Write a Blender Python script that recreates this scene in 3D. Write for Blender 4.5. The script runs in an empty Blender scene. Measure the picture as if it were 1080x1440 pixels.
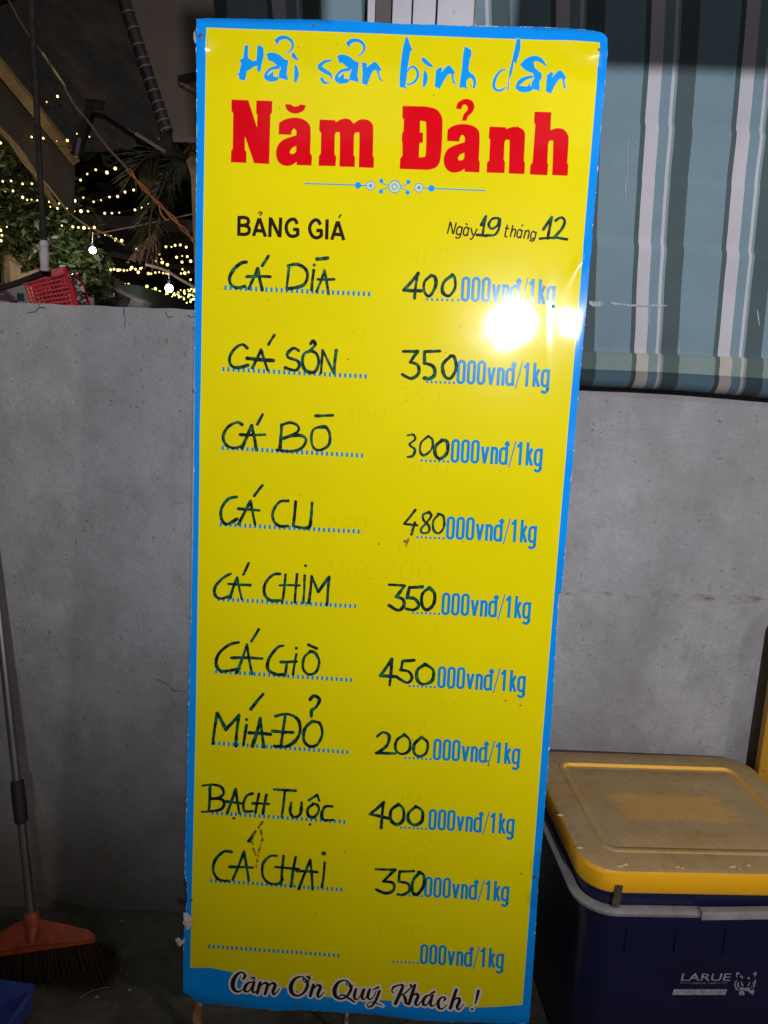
import bpy, bmesh, math, random
from mathutils import Vector, noise
from mathutils.geometry import tessellate_polygon

random.seed(11)
S = bpy.context.scene
COL = S.collection
V = Vector

# ------------------------------------------------------------------ camera
CAM = V((0, 0, 1.40)); FPX = 1081.0
p_, r_ = math.radians(11.5), math.radians(2.3)
Fw = V((0, math.cos(p_), -math.sin(p_)))
U0 = V((0, math.sin(p_), math.cos(p_))); R0 = V((1, 0, 0))
Rr = R0*math.cos(r_) + U0*math.sin(r_)
Ur = -R0*math.sin(r_) + U0*math.cos(r_)
cam_d = bpy.data.cameras.new('camera'); cam = bpy.data.objects.new('camera', cam_d)
COL.objects.link(cam); S.camera = cam
from mathutils import Matrix
m = Matrix((Rr, Ur, -Fw)).transposed().to_4x4(); m.translation = CAM
cam.matrix_world = m
cam_d.sensor_fit = 'VERTICAL'; cam_d.sensor_height = 36.0; cam_d.lens = FPX/1440*36
cam_d.clip_end = 500; cam_d.clip_start = 0.02

# ------------------------------------------------------------------ world, lamps, exposure
W = bpy.data.worlds.new('World'); S.world = W; W.use_nodes = True
wn = W.node_tree; bg = wn.nodes['Background']
bg.inputs[0].default_value = (0.66, 0.60, 0.57, 1); bg.inputs[1].default_value = 0.19
S.view_settings.view_transform = 'Standard'; S.view_settings.look = 'None'
S.view_settings.exposure = 0; S.view_settings.gamma = 1

def lamp(name, loc, target, power, color, size, angle, blend):
    d = bpy.data.lights.new(name, 'SPOT'); d.energy = power; d.color = color
    d.shadow_soft_size = size; d.spot_size = math.radians(angle); d.spot_blend = blend
    o = bpy.data.objects.new(name, d); COL.objects.link(o)
    o.location = loc; o.rotation_euler = (V(target)-V(loc)).to_track_quat('-Z', 'Y').to_euler()
    return o
lamp('shop_lamp', (0.53, -2.07, 2.13), (0.60, 1.6, 2.05), 500, (0.97, 0.965, 1.0), 0.060, 70, 1.0)
lamp('side_lamp', (3.1, -1.6, 2.5), (-0.55, 1.7, .70), 115, (1.0, 0.88, 0.76), 0.10, 56, 1.0)

# ------------------------------------------------------------------ helpers
def ray(x, y): return Fw + Rr*((x-540)/FPX) + Ur*((720-y)/FPX)
def atY(x, y, Y): d = ray(x, y); return CAM + d*(Y/d.y)
def atZ(x, y, Z): d = ray(x, y); return CAM + d*((Z-CAM.z)/d.z)

def proj0(q):
    w = q-CAM; z = w.dot(Fw); return (540+FPX*w.dot(Rr)/z, 720-FPX*w.dot(Ur)/z)

class MB:
    def __init__(s): s.v = []; s.f = []; s.m = []
    def add(s, vs, fs, mi=0):
        b = len(s.v); s.v += [V(q) for q in vs]
        for f in fs: s.f.append([b+i for i in f]); s.m.append(mi)
        return s
    def box(s, c, size, rz=0, mi=0, rot=None):
        hx, hy, hz = size[0]/2, size[1]/2, size[2]/2
        R = rot if rot is not None else Matrix.Rotation(rz, 3, 'Z')
        vs = [V(c) + R @ V((x*hx, y*hy, z*hz)) for x in (-1, 1) for y in (-1, 1) for z in (-1, 1)]
        return s.add(vs, [(0,1,3,2),(4,6,7,5),(0,4,5,1),(2,3,7,6),(0,2,6,4),(1,5,7,3)], mi)
    def bar(s, a, b, w, t, mi=0, up=None):
        a, b = V(a), V(b); d = (b-a); L = d.length; d.normalize()
        u = V(up) if up else V((0, -1, 0))
        if abs(u.dot(d)) > .95: u = V((0, 0, 1))
        x = d.cross(u).normalized(); y = x.cross(d)
        R = Matrix((x, y, d)).transposed()
        return s.box((a+b)/2, (w, t, L), mi=mi, rot=R)
    def tube(s, pts, r, n=8, mi=0, caps=True):
        pts = [V(q) for q in pts]; rr = r if isinstance(r, (list, tuple)) else [r]*len(pts)
        rings = []; base = len(s.v); ref = None
        for i, q in enumerate(pts):
            d = (pts[min(i+1, len(pts)-1)] - pts[max(i-1, 0)]).normalized()
            if ref is None:
                ref = V((0, 0, 1)) if abs(d.z) < .9 else V((1, 0, 0))
            x = (ref - d*ref.dot(d)).normalized(); ref = x; y = d.cross(x)
            for k in range(n):
                a = 2*math.pi*k/n
                s.v.append(q + (x*math.cos(a)+y*math.sin(a))*rr[i])
        for i in range(len(pts)-1):
            for k in range(n):
                a = base+i*n+k; b = base+i*n+(k+1) % n
                s.f.append([a, b, b+n, a+n]); s.m.append(mi)
        if caps:
            s.f.append([base+k for k in range(n)][::-1]); s.m.append(mi)
            e = base+(len(pts)-1)*n
            s.f.append([e+k for k in range(n)]); s.m.append(mi)
        return s
    def ball(s, c, r, n=8, k=6, mi=0, sc=(1, 1, 1)):
        base = len(s.v); c = V(c)
        for i in range(k+1):
            t = math.pi*i/k
            for j in range(n):
                a = 2*math.pi*j/n
                s.v.append(c + V((r*sc[0]*math.sin(t)*math.cos(a), r*sc[1]*math.sin(t)*math.sin(a), r*sc[2]*math.cos(t))))
        for i in range(k):
            for j in range(n):
                a = base+i*n+j; b = base+i*n+(j+1) % n
                s.f.append([a, a+n, b+n, b]); s.m.append(mi)
        return s

WL = {}
def mesh_from(name, mb, mats, origin, smooth=False, bevel=0, auto=35):
    me = bpy.data.meshes.new(name)
    me.from_pydata([tuple(q-origin) for q in mb.v], [], mb.f)
    for mm in (mats if isinstance(mats, list) else [mats]): me.materials.append(mm)
    me.polygons.foreach_set('material_index', mb.m)
    if bevel:
        bm = bmesh.new(); bm.from_mesh(me)
        bmesh.ops.remove_doubles(bm, verts=bm.verts, dist=1e-6)
        bmesh.ops.bevel(bm, geom=list(bm.edges), offset=bevel, segments=2, affect='EDGES', profile=.6)
        bm.to_mesh(me); bm.free()
    if smooth:
        me.shade_smooth()
        if auto: me.set_sharp_from_angle(angle=math.radians(auto))
    me.update()
    return me
def part(name, mb, mats, parent, smooth=False, bevel=0, auto=35, label=None, kind=None):
    org = WL[parent.name]
    o = bpy.data.objects.new(name, mesh_from(name, mb, mats, org, smooth, bevel, auto))
    COL.objects.link(o); o.parent = parent; WL[o.name] = org
    if label: o['label'] = label
    if kind: o['kind'] = kind
    return o
def thing(name, label, cat, loc, group=None):
    o = bpy.data.objects.new(name, None); COL.objects.link(o); o.location = loc
    o.empty_display_size = .1
    o['label'] = label; o['category'] = cat
    if group: o['group'] = group
    WL[o.name] = V(loc); return o
def solo(name, mb, mats, label=None, cat=None, kind=None, loc=None, smooth=False, bevel=0, auto=35, group=None):
    loc = V(loc) if loc is not None else V((0, 0, 0))
    o = bpy.data.objects.new(name, mesh_from(name, mb, mats, loc, smooth, bevel, auto))
    COL.objects.link(o); o.location = loc; WL[o.name] = loc
    if label: o['label'] = label
    if cat: o['category'] = cat
    if kind: o['kind'] = kind
    if group: o['group'] = group
    return o

# ---- materials
def rgb(c): return (c[0], c[1], c[2], 1)
def mat(name, col, rough=.5, metal=0, spec=.5, col2=None, scale=20, detail=6, lo=.35, hi=.65, bump=0, bscale=None,
        coords='Object', stretch=None, emit=None, estr=0, col3=None, scale3=60, lo3=.6, hi3=.7):
    M = bpy.data.materials.new(name); M.use_nodes = True; nt = M.node_tree; N = nt.nodes; L = nt.links
    b = N['Principled BSDF']
    b.inputs['Base Color'].default_value = rgb(col); b.inputs['Roughness'].default_value = rough
    b.inputs['Metallic'].default_value = metal; b.inputs['Specular IOR Level'].default_value = spec
    if col2 or bump or col3:
        tc = N.new('ShaderNodeTexCoord'); mp = N.new('ShaderNodeMapping')
        L.new(tc.outputs[coords], mp.inputs[0])
        if stretch: mp.inputs['Scale'].default_value = stretch
    out = None
    if col2:
        nz = N.new('ShaderNodeTexNoise'); nz.inputs['Scale'].default_value = scale; nz.inputs['Detail'].default_value = detail
        nz.inputs['Roughness'].default_value = .62
        L.new(mp.outputs[0], nz.inputs['Vector'])
        cr = N.new('ShaderNodeValToRGB'); cr.color_ramp.elements[0].position = lo; cr.color_ramp.elements[1].position = hi
        cr.color_ramp.elements[0].color = rgb(col); cr.color_ramp.elements[1].color = rgb(col2)
        L.new(nz.outputs['Fac'], cr.inputs[0]); out = cr.outputs[0]
    if col3:
        n3 = N.new('ShaderNodeTexNoise'); n3.inputs['Scale'].default_value = scale3; n3.inputs['Detail'].default_value = 8
        n3.inputs['Roughness'].default_value = .7
        L.new(mp.outputs[0], n3.inputs['Vector'])
        mr = N.new('ShaderNodeMapRange'); mr.inputs[1].default_value = lo3; mr.inputs[2].default_value = hi3
        L.new(n3.outputs['Fac'], mr.inputs[0])
        mx = N.new('ShaderNodeMix'); mx.data_type = 'RGBA'; L.new(mr.outputs[0], mx.inputs['Factor'])
        if out: L.new(out, mx.inputs['A'])
        else: mx.inputs['A'].default_value = rgb(col)
        mx.inputs['B'].default_value = rgb(col3); out = mx.outputs['Result']
    if out: L.new(out, b.inputs['Base Color'])
    if bump:
        nb = N.new('ShaderNodeTexNoise'); nb.inputs['Scale'].default_value = bscale or scale; nb.inputs['Detail'].default_value = 5
        L.new(mp.outputs[0], nb.inputs['Vector'])
        bp = N.new('ShaderNodeBump'); bp.inputs['Strength'].default_value = 1; bp.inputs['Distance'].default_value = bump
        L.new(nb.outputs['Fac'], bp.inputs['Height']); L.new(bp.outputs[0], b.inputs['Normal'])
    if emit:
        b.inputs['Emission Color'].default_value = rgb(emit); b.inputs['Emission Strength'].default_value = estr
    return M

# ================================================================== SETTING
WY = 1.70           # wall face
def wall_material():
    M = bpy.data.materials.new('painted_render'); M.use_nodes = True; nt = M.node_tree; N = nt.nodes; L = nt.links
    b = N['Principled BSDF']; b.inputs['Roughness'].default_value = .78; b.inputs['Specular IOR Level'].default_value = .3
    tc = N.new('ShaderNodeTexCoord')
    def nz(scale, det, rough=.6, st=(1, 1, 1), loc=(0, 0, 0)):
        mp = N.new('ShaderNodeMapping'); mp.inputs['Scale'].default_value = st; mp.inputs['Location'].default_value = loc
        L.new(tc.outputs['Object'], mp.inputs[0])
        n = N.new('ShaderNodeTexNoise'); n.inputs['Scale'].default_value = scale; n.inputs['Detail'].default_value = det
        n.inputs['Roughness'].default_value = rough; L.new(mp.outputs[0], n.inputs['Vector']); return n.outputs['Fac']
    def rng(src, a, b_, c=0, d=1):
        r = N.new('ShaderNodeMapRange'); L.new(src, r.inputs[0])
        for i, q in enumerate((a, b_, c, d)): r.inputs[i+1].default_value = q
        return r.outputs[0]
    def mix(f, A, B, typ='MIX'):
        x = N.new('ShaderNodeMix'); x.data_type = 'RGBA'; x.blend_type = typ
        L.new(f, x.inputs['Factor'])
        if isinstance(A, tuple): x.inputs['A'].default_value = rgb(A)
        else: L.new(A, x.inputs['A'])
        if isinstance(B, tuple): x.inputs['B'].default_value = rgb(B)
        else: L.new(B, x.inputs['B'])
        return x.outputs['Result']
    c = mix(rng(nz(2.2, 5, .6, (1, 1, .55)), .35, .68), (.235, .233, .250), (.38, .38, .405))
    c = mix(rng(nz(9, 6, .65, (1, 1, .8)), .42, .72, 0, .6), c, (.17, .165, .158))
    c = mix(rng(nz(30, 4, .7, (1, 1, .3)), .60, .74, 0, .35), c, (.15, .145, .135))
    c = mix(rng(nz(170, 4, .7), .40, .62, 0, .22), c, (.13, .125, .12))
    # fine dark pits
    c = mix(rng(nz(85, 3, .6), .665, .71, 0, .6), c, (.06, .055, .05))
    # grime rising from the ground: dirt on the wall itself
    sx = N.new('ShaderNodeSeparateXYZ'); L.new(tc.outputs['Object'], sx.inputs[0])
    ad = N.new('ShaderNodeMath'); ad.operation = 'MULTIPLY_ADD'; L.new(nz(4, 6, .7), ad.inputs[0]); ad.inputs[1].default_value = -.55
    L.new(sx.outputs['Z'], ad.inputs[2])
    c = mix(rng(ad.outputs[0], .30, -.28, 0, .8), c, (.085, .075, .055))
    # mossy horizontal seam at z ~ .93
    sm = N.new('ShaderNodeMath'); sm.operation = 'MULTIPLY_ADD'; L.new(nz(12, 4), sm.inputs[0]); sm.inputs[1].default_value = .02
    L.new(sx.outputs['Z'], sm.inputs[2])
    sb = N.new('ShaderNodeMath'); sb.operation = 'SUBTRACT'; L.new(sm.outputs[0], sb.inputs[0]); sb.inputs[1].default_value = SEAM + .01
    ab = N.new('ShaderNodeMath'); ab.operation = 'ABSOLUTE'; L.new(sb.outputs[0], ab.inputs[0])
    band = rng(ab.outputs[0], .012, .001); spots = rng(nz(26, 6, .75, (1, 1, 2)), .50, .62)
    ml0 = rng(sx.outputs['X'], .22, .42)
    ml = N.new('ShaderNodeMath'); ml.operation = 'MULTIPLY'; L.new(band, ml.inputs[0]); L.new(spots, ml.inputs[1])
    ml2 = N.new('ShaderNodeMath'); ml2.operation = 'MULTIPLY'; L.new(ml.outputs[0], ml2.inputs[0]); L.new(ml0, ml2.inputs[1])
    c = mix(ml2.outputs[0], c, (.13, .115, .06))
    L.new(c, b.inputs['Base Color'])
    bp = N.new('ShaderNodeBump'); bp.inputs['Distance'].default_value = .0016
    L.new(nz(150, 6, .6), bp.inputs['Height'])
    bp2 = N.new('ShaderNodeBump'); bp2.inputs['Distance'].default_value = .006; L.new(nz(14, 4, .5), bp2.inputs['Height'])
    L.new(bp2.outputs[0], bp.inputs['Normal']); L.new(bp.outputs[0], b.inputs['Normal'])
    return M
SEAM = atY(920, 838, WY).z
M_wall = wall_material()

ztop = atY(136, 430, WY).z
def wall_grid(x0, x1, z0, z1, y0, y1, nx, nz, rough_top=.0):
    mb = MB(); vs = []
    for i in range(nx+1):
        for k in range(nz+1):
            x = x0+(x1-x0)*i/nx; z = z0+(z1-z0)*k/nz
            dy = .0025*noise.noise(V((x*3, z*3, 1)))
            if k == nz: z += rough_top*(noise.noise(V((x*18, 0, 0)))+.5*noise.noise(V((x*60, 0, 3)))); dy += .004
            vs.append((x, y0+dy, z))
    fs = [(i*(nz+1)+k, (i+1)*(nz+1)+k, (i+1)*(nz+1)+k+1, i*(nz+1)+k+1) for i in range(nx) for k in range(nz)]
    mb.add(vs, fs)
    tops = [vs[i*(nz+1)+nz] for i in range(nx+1)]
    b = len(mb.v); mb.v += [V(q) for q in tops] + [V((q[0], y1, q[2]-.002)) for q in tops]
    n1 = nx+1
    for i in range(nx): mb.f.append([b+i, b+i+1, b+n1+i+1, b+n1+i]); mb.m.append(0)
    mb.add([(x0, y1, z0), (x1, y1, z0), (x1, y1, z1-.002), (x0, y1, z1-.002)], [(0, 3, 2, 1)])
    mb.add([(x0, y0, z0), (x0, y1, z0), (x0, y1, z1-.003), (x0, y0, z1-.003)], [(0, 3, 2, 1)])
    mb.add([(x1, y0, z0), (x1, y1, z0), (x1, y1, z1-.003), (x1, y0, z1-.003)], [(0, 1, 2, 3)])
    return mb
JX = atY(174, 433, WY).x
wall = thing('garden_wall', 'grey rendered masonry wall standing behind the price board and the cooler', 'wall', (0, WY+.05, 0))
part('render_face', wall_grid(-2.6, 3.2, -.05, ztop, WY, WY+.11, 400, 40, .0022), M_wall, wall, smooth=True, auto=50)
# hairline cracks near the top of the wall
M_crack = mat('crack_dark', (.05, .048, .045), .9)
def crack(px, name='crack'):
    mb = MB(); pts = []
    for a, b in zip(px[:-1], px[1:]):
        for t in range(4):
            q = V(a).lerp(V(b), t/4) + V((random.uniform(-.8, .8), random.uniform(-.8, .8)))
            pts.append(q)
    pts.append(V(px[-1]))
    mb.tube([atY(q.x, q.y, WY-.0006) for q in pts], [random.uniform(.0004, .0011) for _ in pts], 5)
    part(name, mb, M_crack, wall)
crack([(38, 440), (50, 438), (56, 431), (64, 434)]); crack([(232, 438), (236, 446), (243, 445)])
crack([(262, 443), (268, 446), (273, 445)]); crack([(174, 433.5), (174.5, 441), (176, 449), (175, 462)])
crack([(220, 955), (236, 962), (244, 972), (262, 972)])

M_ground = mat('damp_concrete', (.13, .125, .095), .62, col2=(.055, .052, .040), scale=5, lo=.35, hi=.62, bump=.006, bscale=30,
               col3=(.17, .165, .14), scale3=45, lo3=.62, hi3=.70)
def gz(x, y): return .004*noise.noise(V((x*3, y*3, 0)))+.0025*noise.noise(V((x*11, y*11, 5)))
mb = MB(); vs = []; nx, ny = 130, 110
for i in range(nx+1):
    for j in range(ny+1):
        x = -2.6+5.8*i/nx; y = -2.5+4.25*j/ny
        vs.append((x, y, gz(x, y)))
mb.add(vs, [(i*(ny+1)+j, (i+1)*(ny+1)+j, (i+1)*(ny+1)+j+1, i*(ny+1)+j+1) for i in range(nx) for j in range(ny)])
solo('ground', mb, M_ground, kind='structure', smooth=True, auto=0)
mb = MB(); mb.add([(-60, -60, -.06), (60, -60, -.06), (60, 90, -.06), (-60, 90, -.06)], [(0, 1, 2, 3)])
solo('street', mb, mat('asphalt', (.045, .043, .04), .8, col2=(.065, .062, .058), scale=3), kind='structure')

# canvas sheet added out of view to shade the top of the curtain
M_blockrail = mat('blocker_rail_paint', (.55, .55, .57), .55, col2=(.45, .45, .45), scale=4)
blocker = thing('curtain_shade_blocker', 'thin white canvas sheet added out of view to shade the top of the striped curtain', 'valance', (1.45, .9, 2.06))
M_vlc = bpy.data.materials.new('blocker_canvas'); M_vlc.use_nodes = True
_n = M_vlc.node_tree.nodes; _a = _n.new('ShaderNodeBsdfDiffuse'); _b = _n.new('ShaderNodeBsdfTranslucent'); _m = _n.new('ShaderNodeMixShader')
for q_ in (_a, _b): q_.inputs[0].default_value = (.80, .80, .86, 1)
M_vlc.node_tree.links.new(_a.outputs[0], _m.inputs[1]); M_vlc.node_tree.links.new(_b.outputs[0], _m.inputs[2]); M_vlc.node_tree.links.new(_m.outputs[0], _n['Material Output'].inputs[0])
def vsheet():
    m_ = MB(); n = 80
    for i in range(n+1):
        x = .265+2.4*i/n; y = .90+.004*math.sin(i*.7)
        m_.v += [V((x, y, 1.984)), V((x, y, 2.155))]
    for i in range(n): a = 2*i; m_.f.append([a, a+2, a+3, a+1]); m_.m.append(0)
    return m_
part('canvas', vsheet(), M_vlc, blocker, smooth=True, auto=0)
m_ = MB(); m_.add([(-.36, .90, 1.985), (-.02, .90, 1.985), (-.02, .90, 2.155), (-.36, .90, 2.155)], [(0, 1, 2, 3)]); part('canvas', m_, M_vlc, blocker)
part('blocker_rail', MB().box((1.15, .90, 2.165), (3.03, .018, .018)), M_blockrail, blocker, bevel=.002)
for x in (.6, 1.5, 2.4): part('bracket', MB().bar((x, .91, 2.16), (x, 1.70, 2.75), .02, .03), M_blockrail, blocker)

# ================================================================== CURTAIN
CY0, CY1 = 1.64, 1.58
def curt_y(z): return CY0 + (CY1-CY0)*(z-1.5)/.6
def curt_pt(x, y):
    Y = 1.6
    for _ in range(6):
        q = atY(x, y, Y); Y = curt_y(q.z)
    return q
qb, qt = curt_pt(886, 492), curt_pt(905, 60)
skew = (qt.x-qb.x)/(qt.z-qb.z)
zb = curt_pt(950, 541).z
xph = qb.x; per = (curt_pt(1005, 492).x-qb.x)
cmats = {}
def fabric(n, c):
    c2 = tuple(q*.80 for q in c)
    return mat(n, c, .85, spec=.25, col2=c2, scale=6, lo=.3, hi=.75, bump=.0005, bscale=700, col3=tuple(q*.35 for q in c), scale3=120, lo3=.69, hi3=.74)
M_teal = fabric('canvas_teal', (.150, .225, .270)); M_dark = fabric('canvas_dark', (.060, .088, .095)); M_pale = fabric('canvas_pale', (.42, .41, .455))
M_blue = fabric('canvas_thin_blue', (.17, .25, .28))
bands = [(0, .055, 1), (.055, .20, 2), (.20, .31, 0), (.31, .345, 2), (.345, .375, 3), (.375, .57, 1), (.57, 1.0, 0)]
cols = []
for kk in range(-8, 6):
    for a, b_, mi in bands:
        x0 = xph+(kk+a)*per; x1 = xph+(kk+b_)*per
        n = max(1, int(round((x1-x0)/.012)))
        for t in range(n): cols.append((x0+(x1-x0)*t/n, x0+(x1-x0)*(t+1)/n, mi))
xl = curt_pt(343, 10).x; xr = 2.3
cols = [c for c in cols if c[1] > xl and c[0] < xr]
zs = [zb+.062+(2.20-zb-.062)*k/230 for k in range(231)]+[2.3, 2.45, 2.62]
CREASE = []
for (xa, ya), (xb, yb), am in (((840, 166), (1080, 188), .0030), ((840, 336), (1080, 358), .0034), ((880, 250), (1080, 262), .0014), ((840, 492), (1080, 505), .0024)):
    p0, p1 = curt_pt(xa, ya), curt_pt(xb, yb); CREASE.append((p0.x, p0.z, (p1.z-p0.z)/(p1.x-p0.x), am))
def crease(x, z):
    o = 0
    for x0, z0, k, am in CREASE:
        d = z-(z0+k*(x-x0))-.006*noise.noise(V((x*5, z0, 0)))
        o += am*math.tanh(d/.004)*math.exp(-(d/.035)**2)
    return o
def cpt(x, z, zz=None):
    y = curt_y(z)
    y += .006*noise.noise(V((x*3.2, z*1.1, 2)))+.0022*noise.noise(V((x*14, z*2.0, 7)))
    y += crease(x+skew*(z-qb.z), z)
    return V((x+skew*(z-qb.z)+.004*noise.noise(V((x*2, z*2.2, 9)))+.0015*noise.noise(V((x*5, z*9, 9))), y, z))
curtain = thing('striped_curtain', 'teal, white and dark striped canvas curtain hanging over the wall right of the board', 'curtain', (.9, 1.62, zb))
mb = MB(); xs = [c[0] for c in cols]+[cols[-1][1]]; nz_ = len(zs)
mb.add([cpt(x, z) for x in xs for z in zs], [])
for i, c in enumerate(cols):
    for k in range(nz_-1):
        a = i*nz_+k; mb.f.append([a, a+nz_, a+nz_+1, a+1]); mb.m.append(c[2])
part('canvas', mb, [M_teal, M_dark, M_pale, M_blue], curtain, smooth=True, auto=0)
# hem: folded band with a rod inside, rounder and dirtier; rod pocket colours are darkened for the roll's shade
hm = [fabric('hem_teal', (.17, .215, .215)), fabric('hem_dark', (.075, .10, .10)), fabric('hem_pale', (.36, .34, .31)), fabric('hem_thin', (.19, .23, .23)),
      fabric('rod_pocket_shade_teal', (.045, .085, .115)), fabric('rod_pocket_shade_dark', (.018, .03, .035)), fabric('rod_pocket_shade_pale', (.20, .18, .165)), fabric('rod_pocket_shade_thin', (.06, .09, .11))]
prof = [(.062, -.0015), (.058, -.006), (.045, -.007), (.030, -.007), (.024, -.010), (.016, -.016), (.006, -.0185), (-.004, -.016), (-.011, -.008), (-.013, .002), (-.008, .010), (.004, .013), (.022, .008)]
mb = MB(); npf = len(prof)
for x in xs:
    for dz, dy in prof:
        q = cpt(x, zb+.062); wob = .004*noise.noise(V((x*2.5, 3, 3)))
        mb.v.append(V((q.x+.004*math.sin(dz*40), q.y+dy, zb+dz+wob*(1-dz/.062)-.020*(x-qb.x)*(1-dz/.062))))
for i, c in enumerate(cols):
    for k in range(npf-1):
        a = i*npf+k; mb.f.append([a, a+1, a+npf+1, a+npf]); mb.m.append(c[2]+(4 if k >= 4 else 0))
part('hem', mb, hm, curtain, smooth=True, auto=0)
mb = MB().tube([V((x, cpt(x, zb+.06).y-.004, zb+.004-.020*(x-qb.x))) for x in (xl, .4, .8, 1.2, 1.7, xr)], .011, 10)
if False: part('hem_rod', mb, mat('rod_dark', (.03, .035, .04), .4), curtain, smooth=True)
# scuffs of dried paint on the canvas
M_scuff = mat('scuff_paint', (.36, .36, .37), .85, col2=(.20, .24, .26), scale=160, lo=.4, hi=.6)
def on_cloth(x, y):
    q = curt_pt(x, y); return V((q.x, cpt(q.x-skew*(q.z-qb.z), q.z).y-.0012, q.z))
def scuff(px, w):
    mb = MB()
    pts = [on_cloth(x, y) for x, y in px]
    n = len(pts)*4; out = []
    for i in range(n):
        t = i/(n-1)*(len(pts)-1); k = min(int(t), len(pts)-2)
        out.append(pts[k].lerp(pts[k+1], t-k))
    up = []; dn = []
    for i, q in enumerate(out):
        h = w*.5*random.uniform(.4, 1.1)*(.15 if i in (0, n-1) else 1)
        up.append(q+V((0, 0, h))); dn.append(q-V((0, 0, h*random.uniform(.6, 1.2))))
    mb.add(up+dn, [(i, i+n, i+n+1, i+1) for i in range(n-1)])
    part('paint_scuff', mb, M_scuff, curtain)
scuff([(828, 426), (838, 428), (850, 427)], .010); scuff([(858, 426), (880, 429), (895, 430), (938, 430)], .0055)
def vscuff(px, w):
    mb = MB(); pts = [on_cloth(x, y) for x, y in px]; n = len(pts)
    mb.add([q-V((w/2*(i not in (0, n-1)), 0, 0)) for i, q in enumerate(pts)]+[q+V((w/2, 0, 0)) for q in pts], [(i, i+n, i+n+1, i+1) for i in range(n-1)])
    part('paint_scuff', mb, M_scuff, curtain)
vscuff([(884, 193), (882, 215), (882, 240), (879, 270), (878, 290)], .0016)
vscuff([(913, 432), (912, 450), (914, 470)], .002); vscuff([(1064, 435), (1066, 445), (1067, 458)], .003); vscuff([(954, 480), (955, 492), (954, 498)], .0025)

# ---- white metal post in front of the curtain
M_white = mat('white_paint_metal', (.42, .41, .45), .45, col2=(.34, .33, .36), scale=9, col3=(.12, .07, .04), scale3=90, lo3=.70, hi3=.73)
M_rusty = mat('rust_edge', (.25, .14, .09), .8, col2=(.10, .05, .03), scale=40)
PY = 1.54
post = thing('metal_post', 'white painted metal door post with narrow grooves rising behind the top of the price board', 'post', (.02, PY, 0))
def vband(px0, px1, y0, y1, z0=.0, z1=2.42):
    a = atY(px0, 10, y0).x; b_ = atY(px1, 10, y0).x
    return MB().box(((a+b_)/2, (y0+y1)/2, (z0+z1)/2), (b_-a, y1-y0, z1-z0))
part('panel', vband(552, 579, PY, PY+.03), M_white, post, bevel=.0012)
part('panel', vband(581, 613, PY-.004, PY+.03), M_white, post, bevel=.0012)
part('panel', vband(615.5, 667, PY-.004, PY+.03), M_white, post, bevel=.0012)
part('edge_strip', vband(667.2, 669, PY-.002, PY+.03), M_rusty, post)
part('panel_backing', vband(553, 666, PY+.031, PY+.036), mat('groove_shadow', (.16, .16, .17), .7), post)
jamb = thing('door_jamb', 'slim white metal strip just left of the grooved post above the board', 'jamb', (-.02, PY, 0))
part('strip', vband(517, 527.5, PY, PY+.012), M_white, jamb, bevel=.001)
part('reveal', vband(528.5, 551, PY+.02, PY+.032), mat('reveal_brown', (.055, .04, .035), .6, col2=(.03, .03, .035), scale=15, stretch=(1, 1, .1)), jamb)

# ================================================================== PRICE BOARD
C0 = V((-.35237701, 1.45943373, .55393063)) + CAM
A_ = V((.69972741, -.01945409, -.00175687)); B_ = V((-.01562115, -.13270152, -1.85396284))
BW, BH = A_.length, B_.length
eu = A_.normalized(); ev = (B_ - eu*B_.dot(eu)).normalized(); en = eu.cross(ev)
if en.y > 0: en = -en          # toward the camera
def uv(x, y):
    d = ray(x, y); t = (C0-CAM).dot(en)/d.dot(en); q = CAM+d*t-C0
    return (q.dot(eu), q.dot(ev))
def g2(u, v, cu, cv, su, sv, ang=0):
    c, s = math.cos(ang), math.sin(ang); a = (u-cu)*c+(v-cv)*s; b = -(u-cu)*s+(v-cv)*c
    return math.exp(-(a/su)**2-(b/sv)**2)
CR = [uv(283, 62), uv(820, 60), uv(848, 78), uv(806, 385), uv(770, 455), uv(833, 330), uv(268, 1385), uv(288, 600), uv(786, 800), uv(790, 640), uv(760, 50)]
def rel(u, v):
    r = .0016*noise.noise(V((u*3.1, v*2.3, .7)))+.0005*noise.noise(V((u*9, v*7, 4)))
    r += .0052*g2(u, v, CR[0][0]+.006, CR[0][1]+.004, .022, .012, -.6) - .0016*g2(u, v, .03, .045, .02, .02)
    r += .0016*g2(u, v, CR[1][0]-.02, CR[1][1], .035, .010, .35) - .0030*g2(u, v, BW, 0, .035, .05, .5)
    r += .0040*g2(u, v, CR[2][0], CR[2][1]-.006, .030, .011, -.1) - .0025*g2(u, v, CR[2][0], CR[2][1]+.022, .03, .009, .1)
    r += .0034*g2(u, v, CR[5][0]-.008, CR[5][1]+.03, .008, .040, .45)
    r += .0026*g2(u, v, CR[5][0]+.006, CR[5][1]+.06, .006, .055, .05)
    # vertical fold running down near the right edge through the first prices
    fu = u-(CR[4][0]-.004+.01*math.sin((v-.45)*9)); w = math.exp(-((v-CR[4][1])/.12)**2)
    r += .0022*w*(abs(fu)+.004-math.sqrt(fu*fu+.000016)) if False else .0
    r += w*.062*max(0, fu)*(1-math.exp(-max(0, fu)/.008))
    r += .0026*g2(u, v, CR[7][0]-.008, CR[7][1]+.01, .012, .055) + .0010*g2(u, v, BW, CR[8][1], .012, .05) + .0014*g2(u, v, BW-.01, CR[9][1], .012, .05, .3)
    r += .0035*g2(u, v, .02, BH-.03, .03, .018, .4)
    e = BH-.022-v
    if e < 0: r -= 10*e*e*(.6+.5*noise.noise(V((u*9, 0, 0))))
    e = u-(BW-.008)
    if e > 0: r -= 14*e*e
    e = .010-v
    if e > 0: r -= 10*e*e*(1+noise.noise(V((u*14, 2, 0))))
    return r
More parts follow.
